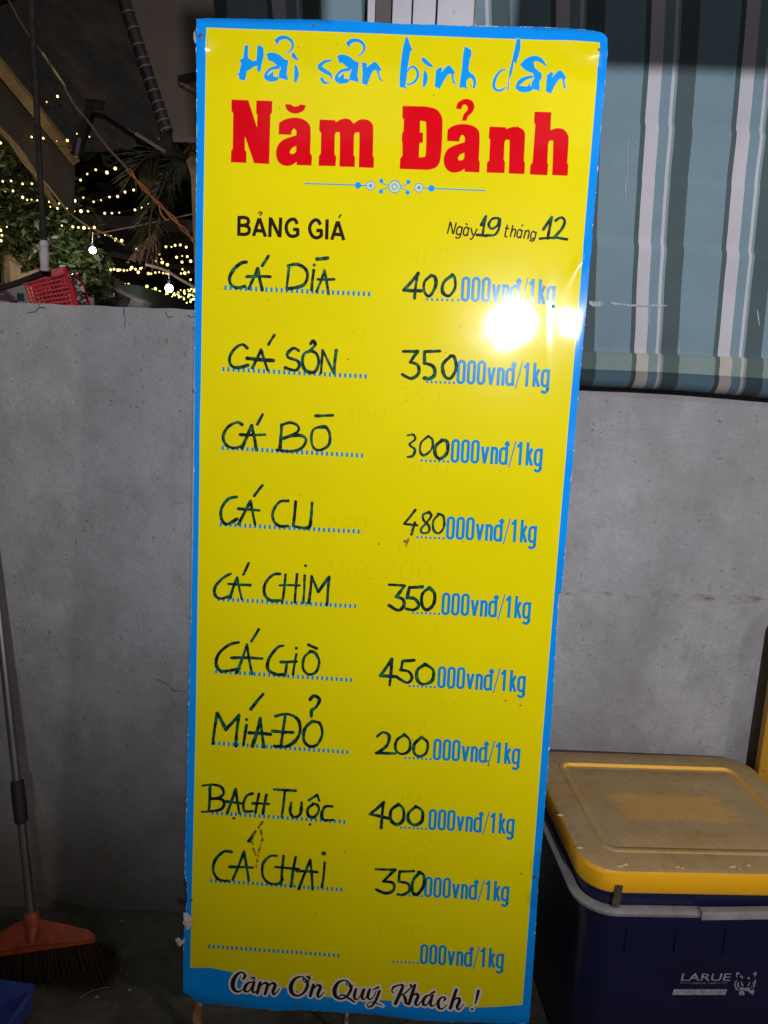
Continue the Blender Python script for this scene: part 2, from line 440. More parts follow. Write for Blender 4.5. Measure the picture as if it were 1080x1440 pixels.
def bp(u, v, off=0): return C0+eu*u+ev*v+en*(rel(u, v)+off)
def bpx(x, y, off=0): u, v = uv(x, y); return bp(u, v, off)

def curve1(px, axis):            # polyline in px -> function between uv axes
    P = sorted([uv(*q) for q in px], key=lambda q: q[axis])
    def f(t):
        if t <= P[0][axis]: return P[0][1-axis]
        for a, b_ in zip(P[:-1], P[1:]):
            if t <= b_[axis]:
                k = (t-a[axis])/max(1e-9, b_[axis]-a[axis]); return a[1-axis]+(b_[1-axis]-a[1-axis])*k
        return P[-1][1-axis]
    return f
topf = curve1([(276, 27), (281, 25), (343, 25), (470, 27), (518, 29.5), (563, 32.5), (664, 35.5), (754, 37), (800, 39.5), (835, 42), (848, 45), (853, 49), (856, 55)], 0)
botf = curve1([(257, 1394), (262, 1398), (268, 1400), (272, 1408), (279, 1414.5), (300, 1416.5), (344, 1419.5), (378, 1421), (380, 1423), (447, 1423.5), (494, 1426.5), (528, 1430), (560, 1434), (584, 1436.5), (638, 1439.5), (700, 1442), (744, 1441)], 0)
lef = curve1([(276, 26), (276.5, 200), (275, 380), (274, 440), (273.5, 600), (272, 720), (269, 860), (265, 1000), (262.7, 1110), (260.5, 1180), (259.6, 1232), (262.5, 1240), (263, 1262), (261, 1280), (258, 1320), (257.5, 1390)], 1)
rif = curve1([(855, 50), (853, 100), (847, 153), (840.5, 242), (833, 325), (827, 395), (819.5, 480), (806, 640), (790, 830), (786, 836), (776.5, 1000), (764, 1160), (757, 1240), (752, 1330), (744, 1440)], 1)
wave = curve1([(268, 1361), (295, 1361), (325, 1367), (360, 1377), (400, 1389), (430, 1397), (460, 1402), (540, 1406), (600, 1411), (640, 1415), (675, 1416.5), (700, 1415.5), (734, 1413)], 0)

def printed(name, col, rough=.13, col2=None, scale=8, col3=None, **k):
    M = mat(name, col, rough*.55, spec=.17, col2=col2, scale=scale, lo=.3, hi=.7, bump=.000036, bscale=600, col3=col3, **k)
    b = M.node_tree.nodes['Principled BSDF']; b.inputs['Coat Weight'].default_value = .07; b.inputs['Coat Roughness'].default_value = .20
    return M
def yellow_mat(name, base, dirt):
    M = printed(name, base, .05, col2=tuple(q*.93 for q in base), scale=5, col3=dirt, scale3=110, lo3=.735, hi3=.76)
    N = M.node_tree.nodes; L = M.node_tree.links
    # faint broad smears left by wiping
    tc = N.new('ShaderNodeTexCoord'); mp = N.new('ShaderNodeMapping'); mp.inputs['Scale'].default_value = (1.2, 1, .7)
    L.new(tc.outputs['Object'], mp.inputs[0])
    n = N.new('ShaderNodeTexNoise'); n.inputs['Scale'].default_value = 22; n.inputs['Detail'].default_value = 8; n.inputs['Roughness'].default_value = .7
    L.new(mp.outputs[0], n.inputs['Vector'])
    mr = N.new('ShaderNodeMapRange'); mr.inputs[1].default_value = .35; mr.inputs[2].default_value = .7; mr.inputs[3].default_value = .04; mr.inputs[4].default_value = .075
    L.new(n.outputs['Fac'], mr.inputs[0]); L.new(mr.outputs[0], M.node_tree.nodes['Principled BSDF'].inputs['Roughness'])
    return M
M_yel = yellow_mat('yellow_print', (.745, .64, .002), (.30, .20, .02))
M_blu = printed('blue_print', (.003, .275, .86), .16, col2=(.003, .24, .76), scale=10, col3=(.02, .08, .2), scale3=70, lo3=.70, hi3=.73)
M_blu2 = printed('blue_ink', (.006, .245, .60), .15)
M_sky = printed('sky_blue_ink', (.004, .30, .84), .15)
M_red = printed('red_ink', (.66, .0015, .008), .15, col2=(.60, .001, .007))
M_blk = printed('black_ink', (.022, .012, .008), .2)
M_cream = printed('pale_outline', (.62, .64, .30), .2)
M_palegrey = printed('pale_grey_ink', (.74, .68, .60), .25)
M_pen = mat('marker_ink', (.001, .009, .010), .55, spec=.12, col2=(.012, .15, .062), scale=90, lo=.46, hi=.66, coords='Object')
M_rustspot = mat('rust_spot', (.34, .12, .01), .7, col2=(.12, .035, .01), scale=200)
M_metal = mat('bare_sheet_metal', (.42, .41, .40), .5, col2=(.12, .09, .07), scale=60, metal=.3)
M_chip = mat('chipped_paint', (.62, .62, .64), .7, col2=(.05, .05, .06), scale=220, lo=.45, hi=.52)
M_tube = mat('worn_white_tube', (.45, .42, .38), .6, col2=(.26, .08, .02), scale=28, lo=.42, hi=.55, col3=(.06, .03, .02), scale3=60, lo3=.6, hi3=.66)

board = thing('price_board', 'tall yellow seafood price board with blue border, red shop name and handwritten green prices', 'sign', (C0+eu*BW/2+V((0, 0, -C0.z))))
NU, NV = 140, 372
mb = MB(); idx = []
for i in range(NU+1):
    for j in range(NV+1):
        s, t = i/NU, j/NV
        v = t*BH; u = lef(v)+(rif(v)-lef(v))*s
        vt, vb = topf(u), botf(u)
        v = vt+(vb-vt)*t; u2 = lef(v)+(rif(v)-lef(v))*s
        if i in (0, NU): u2 += .0007*noise.noise(V((v*90, i, 0)))
        if j in (0, NV): v += .0009*noise.noise(V((u2*90, j, 0)))
        mb.v.append(bp(u2, v))
nf = NV+1
for i in range(NU):
    for j in range(NV):
        a = i*nf+j; mb.f.append([a, a+1, a+nf+1, a+nf]); mb.m.append(0)
# thin metal edge folded back
def edge_loop():
    L = [0*nf+j for j in range(NV)] + [i*nf+NV for i in range(NU)] + [NU*nf+j for j in range(NV, 0, -1)] + [i*nf for i in range(NU, 0, -1)]
    return L
EL = edge_loop(); b0 = len(mb.v)
for k in EL: mb.v.append(mb.v[k]-en*.0022)
nE = len(EL)
for k in range(nE):
    a, b_ = EL[k], EL[(k+1) % nE]; mb.f.append([a, b0+k, b0+(k+1) % nE, b_]); mb.m.append(1)
b1 = len(mb.v)
mb.add([C0+eu*a+ev*b_-en*.010 for a, b_ in ((.004, .004), (BW-.01, .01), (BW-.01, BH-.03), (.004, BH-.03))], [(0, 1, 2, 3)], 1)
part('panel', mb, [M_blu, M_chip], board, smooth=True, auto=50)

def strip_grid(fu0, fu1, fv0, fv1, nu, nv, off):
    mb = MB()
    for i in range(nu+1):
        for j in range(nv+1):
            s, t = i/nu, j/nv
            vv = t*BH; u = fu0(vv)+(fu1(vv)-fu0(vv))*s
            v = fv0(u)+(fv1(u)-fv0(u))*t
            u = fu0(v)+(fu1(v)-fu0(v))*s
            mb.v.append(bp(u, v, off))
    n = nv+1
    for i in range(nu):
        for j in range(nv):
            a = i*n+j; mb.f.append([a, a+1, a+n+1, a+n]); mb.m.append(0)
    return mb
inL = curve1([(290.8, 39.5), (276.4, 1000), (268, 1361)], 1)
inR = curve1([(843, 59.7), (813, 420), (762, 1040), (734, 1413)], 1)
inT = curve1([(290.8, 39.5), (470, 45.5), (570, 49.5), (700, 55), (843, 59.7)], 0)
part('yellow_field', strip_grid(inL, inR, inT, wave, 132, 340, .00018), M_yel, board, smooth=True, auto=0)
o_ = .0011
part('outline', strip_grid(lambda v: inL(v)-o_, lambda v: inR(v)+o_, lambda u: inT(u)-o_, lambda u: wave(u)+.0002, 132, 340, .00009), M_cream, board, smooth=True, auto=0)

# ---- drawing on the board
LAY = [0]
def mpp(v): return .7/(577-90*v/BH)          # metres per px at board height v
def catmull(P, n=6):
    if len(P) < 3: return P
    out = []
    for i in range(len(P)-1):
        p0 = P[max(i-1, 0)]; p1 = P[i]; p2 = P[i+1]; p3 = P[min(i+2, len(P)-1)]
        for k in range(n):
            t = k/n
            out.append(tuple(.5*((2*b)+(-a+c)*t+(2*a-5*b+4*c-d)*t*t+(-a+3*b-3*c+d)*t**3) for a, b, c, d in zip(p0, p1, p2, p3)))
    out.append(P[-1]); return out
def ribbon(mb, P, off, cap=True, wob=0, ramp=1.2e-6):
    """P: list of (u, v, width)"""
    # resample to at most 3 mm spacing so it drapes over the sheet
    Q = []
    for a, b_ in zip(P[:-1], P[1:]):
        n = max(1, int(math.hypot(a[0]-b_[0], a[1]-b_[1])/.003))
        for k in range(n): Q.append(tuple(x+(y-x)*k/n for x, y in zip(a, b_)))
    Q.append(P[-1]); P = Q
    LAY[0] = (LAY[0]+1) % 9; off = off+LAY[0]*1.1e-5
    n = len(P); base = len(mb.v); L = []; R = []
    for i, (u, v, w) in enumerate(P):
        a = P[max(i-1, 0)]; b_ = P[min(i+1, n-1)]
        d = V((b_[0]-a[0], b_[1]-a[1])); d = d.normalized() if d.length > 1e-9 else V((1, 0))
        h = w/2*(1+(wob*noise.noise(V((u*170, v*170, 1)))))
        o = off+i*ramp
        mb.v.append(bp(u-d.y*h, v+d.x*h, o)); mb.v.append(bp(u+d.y*h, v-d.x*h, o))
        if i in (0, n-1) and cap: (L if i == 0 else R).append((u, v, d, h, o))
    for i in range(n-1):
        a = base+2*i; mb.f.append([a, a+2, a+3, a+1]); mb.m.append(0)
    if cap:
        for (u, v, d, h, o), sgn in ((L[0], -1), (R[0], 1)):
            b2 = len(mb.v); K = 6
            for k in range(K+1):
                an = math.pi*k/K
                x, y = math.cos(an), math.sin(an)*sgn
                mb.v.append(bp(u-d.y*h*x+d.x*h*y, v+d.x*h*x+d.y*h*y, o))
            mb.f.append(list(range(b2, b2+K+1))); mb.m.append(0)
def pxw(pts, w=None):
    out = []
    for q in pts:
        u, v = uv(q[0], q[1]); ww = (q[2] if len(q) > 2 else w)*mpp(v)
        out.append((u, v, ww))
    return out
def Z(x0, y0, s, pts): return [(x0+q[0]/s, y0+q[1]/s)+((q[2]/s,) if len(q) > 2 else ()) for q in pts]
def fillpoly(mb, loops, off, smooth=False):
    """loops in px; first outer, then holes"""
    LL = []
    for lp in loops:
        LL.append([V((*uv(*q), 0)) for q in lp])
    flat = [q for lp in LL for q in lp]
    tris = tessellate_polygon(LL)
    bm = bmesh.new(); vv = [bm.verts.new(q) for q in flat]
    for t in tris:
        try: bm.faces.new([vv[i] for i in t])
        except ValueError: pass
    for _ in range(3):
        es = [e for e in bm.edges if e.calc_length() > .014]
        if not es: break
        bmesh.ops.subdivide_edges(bm, edges=es, cuts=1); bmesh.ops.triangulate(bm, faces=bm.faces)
    bm.verts.index_update()
    vs = []
    for q in bm.verts: vs.append(bp(q.co.x, q.co.y, off))
    fs = []
    for f in bm.faces:
        ids = [q.index for q in f.verts]
        if f.normal.z > 0: ids = ids
        fs.append(ids)
    mb.add(vs, fs); bm.free()
def fixn(mb):      # make all faces look toward the camera
    for i, f in enumerate(mb.f):
        a, b_, c = mb.v[f[0]], mb.v[f[1]], mb.v[f[2]]
        if (b_-a).cross(c-a).dot(en) < 0: mb.f[i] = f[::-1]
    return mb
def smoothloop(P, n=3):
    """points with a third item 1 are smooth"""
    N = len(P); out = []
    for i in range(N):
        p1, p2 = P[i], P[(i+1) % N]
        out.append(p1[:2])
        if len(p1) > 2 or len(p2) > 2:
            p0 = P[i-1] if len(p1) > 2 else p1; p3 = P[(i+2) % N] if len(p2) > 2 else p2
            for k in range(1, n):
                t = k/n
                out.append(tuple(.5*((2*b)+(-a+c)*t+(2*a-5*b+4*c-d)*t*t+(-a+3*b-3*c+d)*t**3) for a, b, c, d in zip(p0[:2], p1[:2], p2[:2], p3[:2])))
    return out
def lettering(name, mb, M, label=None): return part(name, fixn(mb), M, board, smooth=True, auto=0, label=label)

OP = .00045       # print layer
OH = .00075       # handwriting layer
# red slab shop name ------------------------------------------------
zt3 = (310, 130, 4.154); zt4 = (550, 130, 4.154)
s1 = 1
NM = [
 (zt3, [[(65,42),(163,46),(214,205),(216,130),(209,122),(210,47),(303,50),(301,118),(292,128),(285,418),(197,413),(143,255),(143,338),(152,348),(152,411),(61,408),(63,342),(72,330),(75,122),(65,108)]]),
 (zt3, [[(378,68),(412,70),(425,80,1),(452,80,1),(464,70),(498,73),(488,103,1),(450,122,1),(415,119,1),(388,100,1)]]),
 (zt3, [[(342,180),(370,160,1),(425,147,1),(480,155,1),(518,185,1),(527,230,1),(524,355),(535,372),(532,427),(445,424),(445,405),(415,425,1),(375,428,1),(338,405,1),(325,360,1),(335,310,1),(370,275,1),(443,250),(443,225,1),(430,210,1),(417,224,1),(413,247),(340,244)],
        [(443,312),(417,326,1),(405,350,1),(414,359,1),(430,357,1),(442,346)]]),
 (zt3, [[(580,158),(672,162),(673,175),(710,155,1),(750,155,1),(778,182),(815,158,1),(860,160,1),(888,185,1),(893,225,1),(890,370),(897,382),(895,440),(808,437),(812,250,1),(803,234,1),(787,236,1),(780,252),(778,365),(786,380),(784,435),(695,432),(698,250,1),(690,232,1),(675,233,1),(668,247),(666,360),(676,375),(672,430),(573,428),(575,370),(586,358),(588,235),(576,222)]]),
 (zt4, [[(67,78),(200,81),(265,98,1),(297,145,1),(300,210,1),(290,380,1),(265,435,1),(215,452),(50,446),(53,385),(66,370),(66,290),(62,288),(65,232),(72,230),(75,160),(66,145)],
        [(170,165),(193,168,1),(205,188,1),(203,355,1),(188,377,1),(162,378),(166,295),(186,292),(187,235),(168,233)]]),
 (zt4, [[(380,95),(390,60,1),(430,38,1),(470,47,1),(487,80,1),(475,115,1),(450,138,1),(440,165),(415,165),(422,132,1),(446,102,1),(445,80,1),(430,70,1),(415,80,1),(412,97)]]),
 (zt4, [[(330,218),(360,196,1),(410,185,1),(465,191,1),(505,215,1),(517,258,1),(512,395),(518,408),(515,468),(428,463),(428,445),(400,463,1),(352,467,1),(318,440,1),(307,395,1),(318,350,1),(350,318,1),(430,290),(430,262,1),(415,248,1),(403,262,1),(398,287),(327,283)],
        [(428,352),(402,364,1),(390,385,1),(398,397,1),(415,395,1),(427,385)]]),
 (zt4, [[(575,200),(670,204),(672,215),(710,202,1),(750,206,1),(778,228,1),(782,265,1),(775,400),(782,415),(778,478),(687,474),(692,295,1),(685,278,1),(670,278,1),(662,294),(658,395),(665,410),(662,472),(558,468),(560,410),(573,398),(578,275),(570,265)]]),
 (zt4, [[(838,113),(935,117),(930,222),(970,210,1),(1010,219,1),(1033,252,1),(1036,285,1),(1028,412),(1034,430),(1030,488),(940,484),(946,300,1),(938,283,1),(925,284,1),(917,300),(912,410),(917,425),(912,485),(810,480),(813,425),(826,410),(842,188),(834,172)]]),
]
for k, sub in ((('shop_name_word'), NM[:4]), (('shop_name_word'), NM[4:])):
    mb = MB()
    for z, loops in sub:
        fillpoly(mb, [Z(*z, smoothloop(lp)) for lp in loops], OP)
    lettering(k, mb, M_red)
# brush title --------------------------------------------------------
b1_ = (320, 40, 4.154); b2_ = (550, 40, 4.154)
def sh(P, dx, dy): return [(q[0]+dx, q[1]+dy)+tuple(q[2:]) for q in P]
aBody = [(228,150),(240,143,1),(262,140,1),(300,152,1),(330,178,1),(355,185),(350,225),(345,262),(355,302),(300,288),(300,262),(312,228),(284,212,1),(262,192,1),(238,187)]
aBowl = [(305,214),(250,228,1),(218,262,1),(215,290,1),(245,310,1),(290,305),(303,285),(268,280),(266,250),(232,278),(240,255,1),(265,240,1),(305,236)]
hook = [(291,88,10),(290,70,22),(310,55,22),(345,54,18),(375,75,15),(380,108,12),(362,133,7),(342,144,3)]
nShape = [(262,245),(285,225),(300,232),(292,258),(322,224,1),(345,218,1),(375,258),(364,268),(366,300),(380,328),(358,314),(350,264,1),(325,278,1),(300,320),(285,352),(255,338)]
TW = [
 [(b1_, 'p', [(100,102),(123,95),(118,135),(120,172),(145,190),(168,188),(172,150),(173,108),(185,93),(195,105),(210,112),(211,160),(198,215),(190,255),(172,247),(174,218),(150,224),(135,238),(112,250),(108,280),(100,305),(70,298),(66,275),(54,262),(68,262),(74,230),(80,205),(71,185),(92,172)]),
  (b1_, 'p', aBody), (b1_, 'p', aBowl), (b1_, 'r', hook),
  (b1_, 'p', [(375,148),(385,138),(400,160),(412,185),(395,182),(375,165)]), (b1_, 'p', [(392,206),(408,225),(418,270),(408,300),(400,318),(388,310),(390,260)])],
 [(b1_, 'r', [(608,186,4),(590,188,12),(565,196,16),(538,222,24),(560,244,24),(592,262,20),(606,278,12),(609,292,4)]), (b1_, 'r', [(550,294,18),(560,312,16),(575,318,12),(594,314,5)]),
  (b1_, 'p', sh(aBody,413,12)), (b1_, 'p', sh(aBowl,413,12)), (b1_, 'r', sh(hook,418,16)),
  (b1_, 'p', [(785,200),(800,198),(815,207),(812,228),(848,200,1),(868,198,1),(900,240),(885,250),(890,280),(905,310),(885,297),(870,245,1),(848,250,1),(830,290),(815,332),(785,320),(790,260)])],
 [(b2_, 'p', [(85,52),(98,52),(108,85),(122,120),(120,135),(112,130),(105,180),(95,235),(90,300),(82,330),(88,356),(76,345),(50,342),(50,290),(57,200),(70,110)]), (b2_, 'r', [(90,262,4),(108,232,9),(130,222,11),(152,245,14),(155,280,14),(135,312,13),(108,325,9),(85,322,3)]),
  (b2_, 'p', [(178,172),(195,170),(215,190),(250,222),(225,224),(195,205),(180,188)]), (b2_, 'p', [(195,238),(212,265),(214,290),(210,315),(193,346),(185,335),(188,280)]),
  (b2_, 'p', nShape), (b2_, 'p', [(430,105),(450,115),(468,125),(469,158),(460,175),(452,240),(462,258,1),(485,275,1),(497,310,1),(490,348),(474,350),(482,318,1),(470,292,1),(455,290,1),(440,308),(440,354),(428,345),(398,345),(405,290),(415,230),(420,160)])],
 [(b2_, 'r', [(672,240,3),(645,245,10),(620,270,14),(604,305,16),(600,340,16),(618,362,12),(645,360,12),(668,345,5)]), (b2_, 'p', [(735,60),(755,64),(756,115),(745,160),(728,205),(718,192),(706,260),(690,300),(686,362),(678,358),(686,300),(692,250),(712,165)]),
  (b2_, 'p', [(752,210),(765,200),(790,175,1),(840,160,1),(885,180,1),(912,232),(884,206,1),(845,190,1),(832,200),(840,232),(878,262),(880,290),(866,310),(868,366),(815,348),(820,320),(835,292),(830,262),(800,252,1),(775,236,1)]), (b2_, 'p', [(830,275),(790,280,1),(745,302,1),(727,345,1),(755,370,1),(800,372,1),(832,356),(815,342),(808,318),(795,340),(745,335),(762,322),(790,300,1),(830,288)]),
  (b2_, 'p', sh(nShape, 648, 30))],
]
for word in TW:
    mb = MB(); mo = MB()
    for z, t, P in word:
        if t == 'p':
            lp = Z(*z, smoothloop(P)); fillpoly(mb, [lp], OP)
            c = lp+[lp[0]]
            ribbon(mo, pxw(c, 1.6), OP-.00015, ramp=0)
        else:
            lp = Z(*z, P); ribbon(mb, catmull(pxw(lp)), OP)
            ribbon(mo, catmull([(q[0], q[1], q[2]+1.6*mpp(.1)) for q in pxw(lp)]), OP-.00015)
    lettering('title_word', mb, M_sky); lettering('title_outline', mo, M_cream)

# ornament under the name ----------------------------------------------
zo = (420, 240, 4.0)
mb = MB(); mc = MB()
def disc(mb_, cx, cy, r, off, z=zo, n=20):
    u, v = uv(z[0]+cx/z[2], z[1]+cy/z[2]); rr = r/z[2]*mpp(v)
    b = len(mb_.v); mb_.v += [bp(u+rr*math.cos(2*math.pi*k/n), v+rr*math.sin(2*math.pi*k/n), off) for k in range(n)]
    mb_.f.append(list(range(b, b+n))); mb_.m.append(0)
def ring(mb_, cx, cy, r, w, off, z=zo, n=28):
    u, v = uv(z[0]+cx/z[2], z[1]+cy/z[2]); rr = r/z[2]*mpp(v); w_ = w/z[2]*mpp(v); b = len(mb_.v)
    for k in range(n):
        c, s = math.cos(2*math.pi*k/n), math.sin(2*math.pi*k/n)
        mb_.v += [bp(u+(rr-w_/2)*c, v+(rr-w_/2)*s, off), bp(u+(rr+w_/2)*c, v+(rr+w_/2)*s, off)]
    for k in range(n):
        a = b+2*k; c = b+2*((k+1) % n); mb_.f.append([a, a+1, c+1, c]); mb_.m.append(0)
for P in ([(35,72),(315,80)], [(352,83),(380,84)], [(700,97),(728,98)], [(765,100),(1050,112)]): ribbon(mb, pxw(Z(*zo, P), 1.5), OP)
for P in ([(465,57,8),(478,74,5),(508,82,4)], [(463,117,8),(478,102,5),(508,97,4)], [(617,63,8),(602,80,5),(574,85,4)], [(613,123,8),(600,105,5),(574,98,4)]):
    ribbon(mb, catmull(pxw(Z(*zo, P))), OP)
for x, y in ((465,57),(463,117),(617,63),(613,123)): disc(mb, x, y, 12, OP+.00012)
for x, y in ((334,82),(747,99)): disc(mb, x, y, 18, OP+.00012)
for x, y in ((405,84),(676,96)): disc(mc, x, y, 26, OP-.0001); lettering('ornament_fill', mc, M_cream); mc = MB(); ring(mb, x, y, 24, 4, OP+.0001); disc(mb, x, y, 9, OP+.0001)
disc(mc, 540, 90, 35, OP-.0001); ring(mb, 540, 90, 33, 5, OP+.0001); ring(mb, 540, 90, 15, 5, OP+.0001)
lettering('ornament', mb, M_sky); lettering('ornament_fill', mc, M_cream)

# built-in font text -------------------------------------------------
def font_text(txt, p0, p1, ptop, off, M, name, shear=0, bold=0, ref='B', place=None, spacing=1, mbin=None):
    c = bpy.data.curves.new('t', 'FONT'); c.body = txt; c.offset = bold; c.shear = shear; c.size = 1; c.resolution_u = 4; c.space_character = spacing
    o = bpy.data.objects.new('t', c); COL.objects.link(o)
    dg = bpy.context.evaluated_depsgraph_get(); dg.update(); me = bpy.data.meshes.new_from_object(o.evaluated_get(dg))
    vs = [q.co.copy() for q in me.vertices]; fs = [list(f.vertices) for f in me.polygons]
    bpy.data.objects.remove(o); bpy.data.curves.remove(c); bpy.data.meshes.remove(me)
    x0 = min(q.x for q in vs); x1 = max(q.x for q in vs)
    mb = mbin or MB()
    if place: mb.add([place((q.x-x0)/(x1-x0), q.y/.727) for q in vs], fs); return mb
    a = V(uv(*p0)); b = V(uv(*p1)); h = abs(a.y-uv(*ptop)[1])
    mb.add([bp(a.x+(b.x-a.x)*(q.x-x0)/(x1-x0), a.y+(b.y-a.y)*(q.x-x0)/(x1-x0)-q.y/.727*h, off) for q in vs], fs)
    if not mbin: lettering(name, mb, M)
    return mb
zA = (300, 280, 4.154); zE = (540, 280, 3.6)
PR = [
 ('heading_word', zA, 20, [('l',[(151,99),(149,215)]),('s',[(150,108),(182,108),(203,118),(203,142),(182,153),(150,153)]),('s',[(150,154),(188,156),(208,168),(208,194),(188,206),(150,205)]),
   ('l',[(235,216),(268,112)]),('l',[(270,112),(305,220)]),('l',[(246,184),(296,187)]),('s',[(262,84,7),(272,76,7),(284,81,8),(278,90,8),(271,98,7)]),
   ('l',[(330,222),(334,107)]),('l',[(335,112),(386,218)]),('l',[(389,224),(394,108)]),('s',[(490,146),(478,122),(456,119),(433,138),(426,172),(440,208),(464,218),(486,212),(493,202)]),('l',[(493,214),(494,176)]),('l',[(466,177),(500,178)])]),
 ('heading_word', zA, 20, [('s',[(626,150),(612,126),(592,123),(570,144),(563,178),(578,214),(600,226),(622,220),(631,208)]),('l',[(631,220),(631,182)]),('l',[(602,183),(638,184)]),('l',[(665,118),(662,236)]),
   ('l',[(692,238),(726,130)]),('l',[(728,130),(762,240)]),('l',[(704,205),(752,208)]),('l',[(746,89,11),(733,110,9)])]),
 ('date_word', zE, 7.5, [('l',[(321,175),(336,114)]),('l',[(337,116),(349,176)]),('l',[(351,178),(366,119)]),('s',[(393,148),(383,139),(371,150),(367,172),(376,181),(386,174)]),('s',[(397,140),(388,182),(380,196),(368,197),(362,190)]),
   ('s',[(427,152),(418,142),(406,152),(402,176),(411,185),(421,177)]),('l',[(431,143),(421,188)]),('l',[(414,122,6),(423,133,6)]),('l',[(440,146),(449,184)]),('s',[(472,150),(458,178),(446,200),(434,203)])]),
 ('date_word', zE, 7.5, [('s',[(625,130),(613,180),(616,191),(624,191)]),('l',[(612,148),(634,150)]),('l',[(652,132),(639,192)]),('s',[(644,170),(654,154),(664,154),(666,164),(659,194)]),('s',[(696,164),(688,154),(677,164),(673,186),(681,196),(691,188)]),
   ('l',[(700,156),(691,199)]),('l',[(704,128,6),(695,140,6)]),('l',[(717,158),(707,201)]),('s',[(711,178),(722,162),(733,162),(734,172),(727,204)]),('s',[(765,173),(757,164),(746,173),(742,194),(750,203),(760,196)]),('s',[(771,165),(762,202),(753,213),(742,211),(738,205)])]),
]
for name, z, w, strokes in PR:
    mb = MB()
    for t, P in strokes:
        Q = pxw(Z(*z, P), w/z[2])
        Q = [(a, b, (q[2]/z[2] if len(q) > 2 else w/z[2])*mpp(b)) for (a, b, _), q in zip(Q, P)]
        ribbon(mb, catmull(Q) if t == 's' else Q, OP, cap=False)
    lettering(name, mb, M_blk)

# condensed printed "000vnđ/1kg" ---------------------------------------
def arc(cx, cy, rx, ry, a0, a1, n=8): return [(cx+rx*math.cos(math.radians(a0+(a1-a0)*k/n)), cy+ry*math.sin(math.radians(a0+(a1-a0)*k/n))) for k in range(n+1)]
def zero(x): return [[*arc(x+40,180,27,27,0,180), *arc(x+40,39,27,27,180,360), (x+67,110), (x+67,180)]]
G = []
for x in (0, 93, 185): G += zero(x)
G += [[(290,160),(316,4)], [(342,160),(316,4)]]
G += [[(382,0),(382,162)], [(382,118)]+arc(405,122,21,28,150,0)+[(426,0)]]
G += [[(517,0),(517,218)], arc(488,118,29,32,0,180)+arc(488,42,29,32,180,360)+[(517,118)], [(493,190),(542,190)]]
PEN = 28
Gthin = [[(545,-25),(596,225)]]
G += [[(645,0),(645,216)], [(610,172),(628,178),(643,205)]]
G += [[(710,0),(710,216)], [(712,62),(750,160)], [(724,92),(756,0)]]
G += [[(838,162),(838,-20)]+arc(811,-20,27,28,0,-160), arc(811,116,27,34,0,180)+arc(811,44,27,34,180,360)+[(838,116)]]
rows = [(647.5,424),(641.5,540),(633.3,650.5),(626.8,758.4),(620.3,864.7),(614.6,967.6),(608.4,1068.7),(601.9,1166.5),(596,1261),(590.2,1355)]
rts = (781.8, 710.5)
uw = uv(781.8, 429)[0]-uv(647.5, 424)[0]
lrow = [((317.3,404.7),(519,413.6)),((314.4,519),(514.2,529.4)),((313.4,629.8),(509,640.6)),((310.5,737.4),(504.3,747.5)),((307.6,842.4),(499.4,852.5)),
        ((304.2,944.1),(493.9,956.2)),((301.8,1045),(488.6,1057.3)),((298.9,1143),(484.3,1155.4)),((297,1238.6),(480,1250.7)),((294,1331),(476,1343.5))]
k_u = uw/865
k_v = abs(uv(641.5, 540)[1]-uv(641.5, 505.5)[1])/220
SLOPE = (uv(755, 543.7)[1]-uv(650, 539.9)[1])/(uv(755, 543.7)[0]-uv(650, 539.9)[0])
for ri, (x, y) in enumerate(rows):
    u0, v0 = uv(x, y); mb = MB()
    def place(q): return (u0+q[0]*k_u, v0+SLOPE*q[0]*k_u-q[1]*k_v)
    for st in G:
        ribbon(mb, [(*place(q), PEN*k_u*(1.0)) for q in st], OP, cap=False)
    ribbon(mb, [(*place(q), 11*k_u) for q in Gthin[0]], OP, cap=False)
    dm = MB()
    for k in range(7):
        cx, cy = place((-22-k*41 if ri != 0 else -28-k*46, 9)); w, h = .0020, .0022
        if ri == 0 and k == 0: cx, cy = place((-20, 12))
        dm.add([bp(cx-w, cy-h, OP), bp(cx+w, cy-h, OP), bp(cx+w, cy+h, OP), bp(cx-w, cy+h, OP)], [(0, 1, 2, 3)])
    lettering('price_unit', mb, M_blu2); lettering('dotted_line', dm, M_blu2)
    (xa, ya), (xb, yb) = lrow[ri]; a = V(uv(xa, ya)); b = V(uv(xb, yb)); dm = MB()
    for k in range(29):
        c = a.lerp(b, k/28); w, h = .0021, .0040
        dm.add([bp(c.x-w, c.y-h, OP), bp(c.x+w, c.y-h, OP), bp(c.x+w, c.y+h, OP), bp(c.x-w, c.y+h, OP)], [(0, 1, 2, 3)])
    lettering('dotted_line', dm, M_blu2)

# handwriting -----------------------------------------------------------
zA = (300, 280, 4.154); zB = (290, 560, 4.154); zC = (270, 870, 4.154); zD = (270, 1080, 4.154)
zE = (540, 280, 3.6); zF = (550, 280, 3.484); zG = (520, 580, 3.857); zH = (500, 880, 3.857); zI = (500, 1110, 3.857)
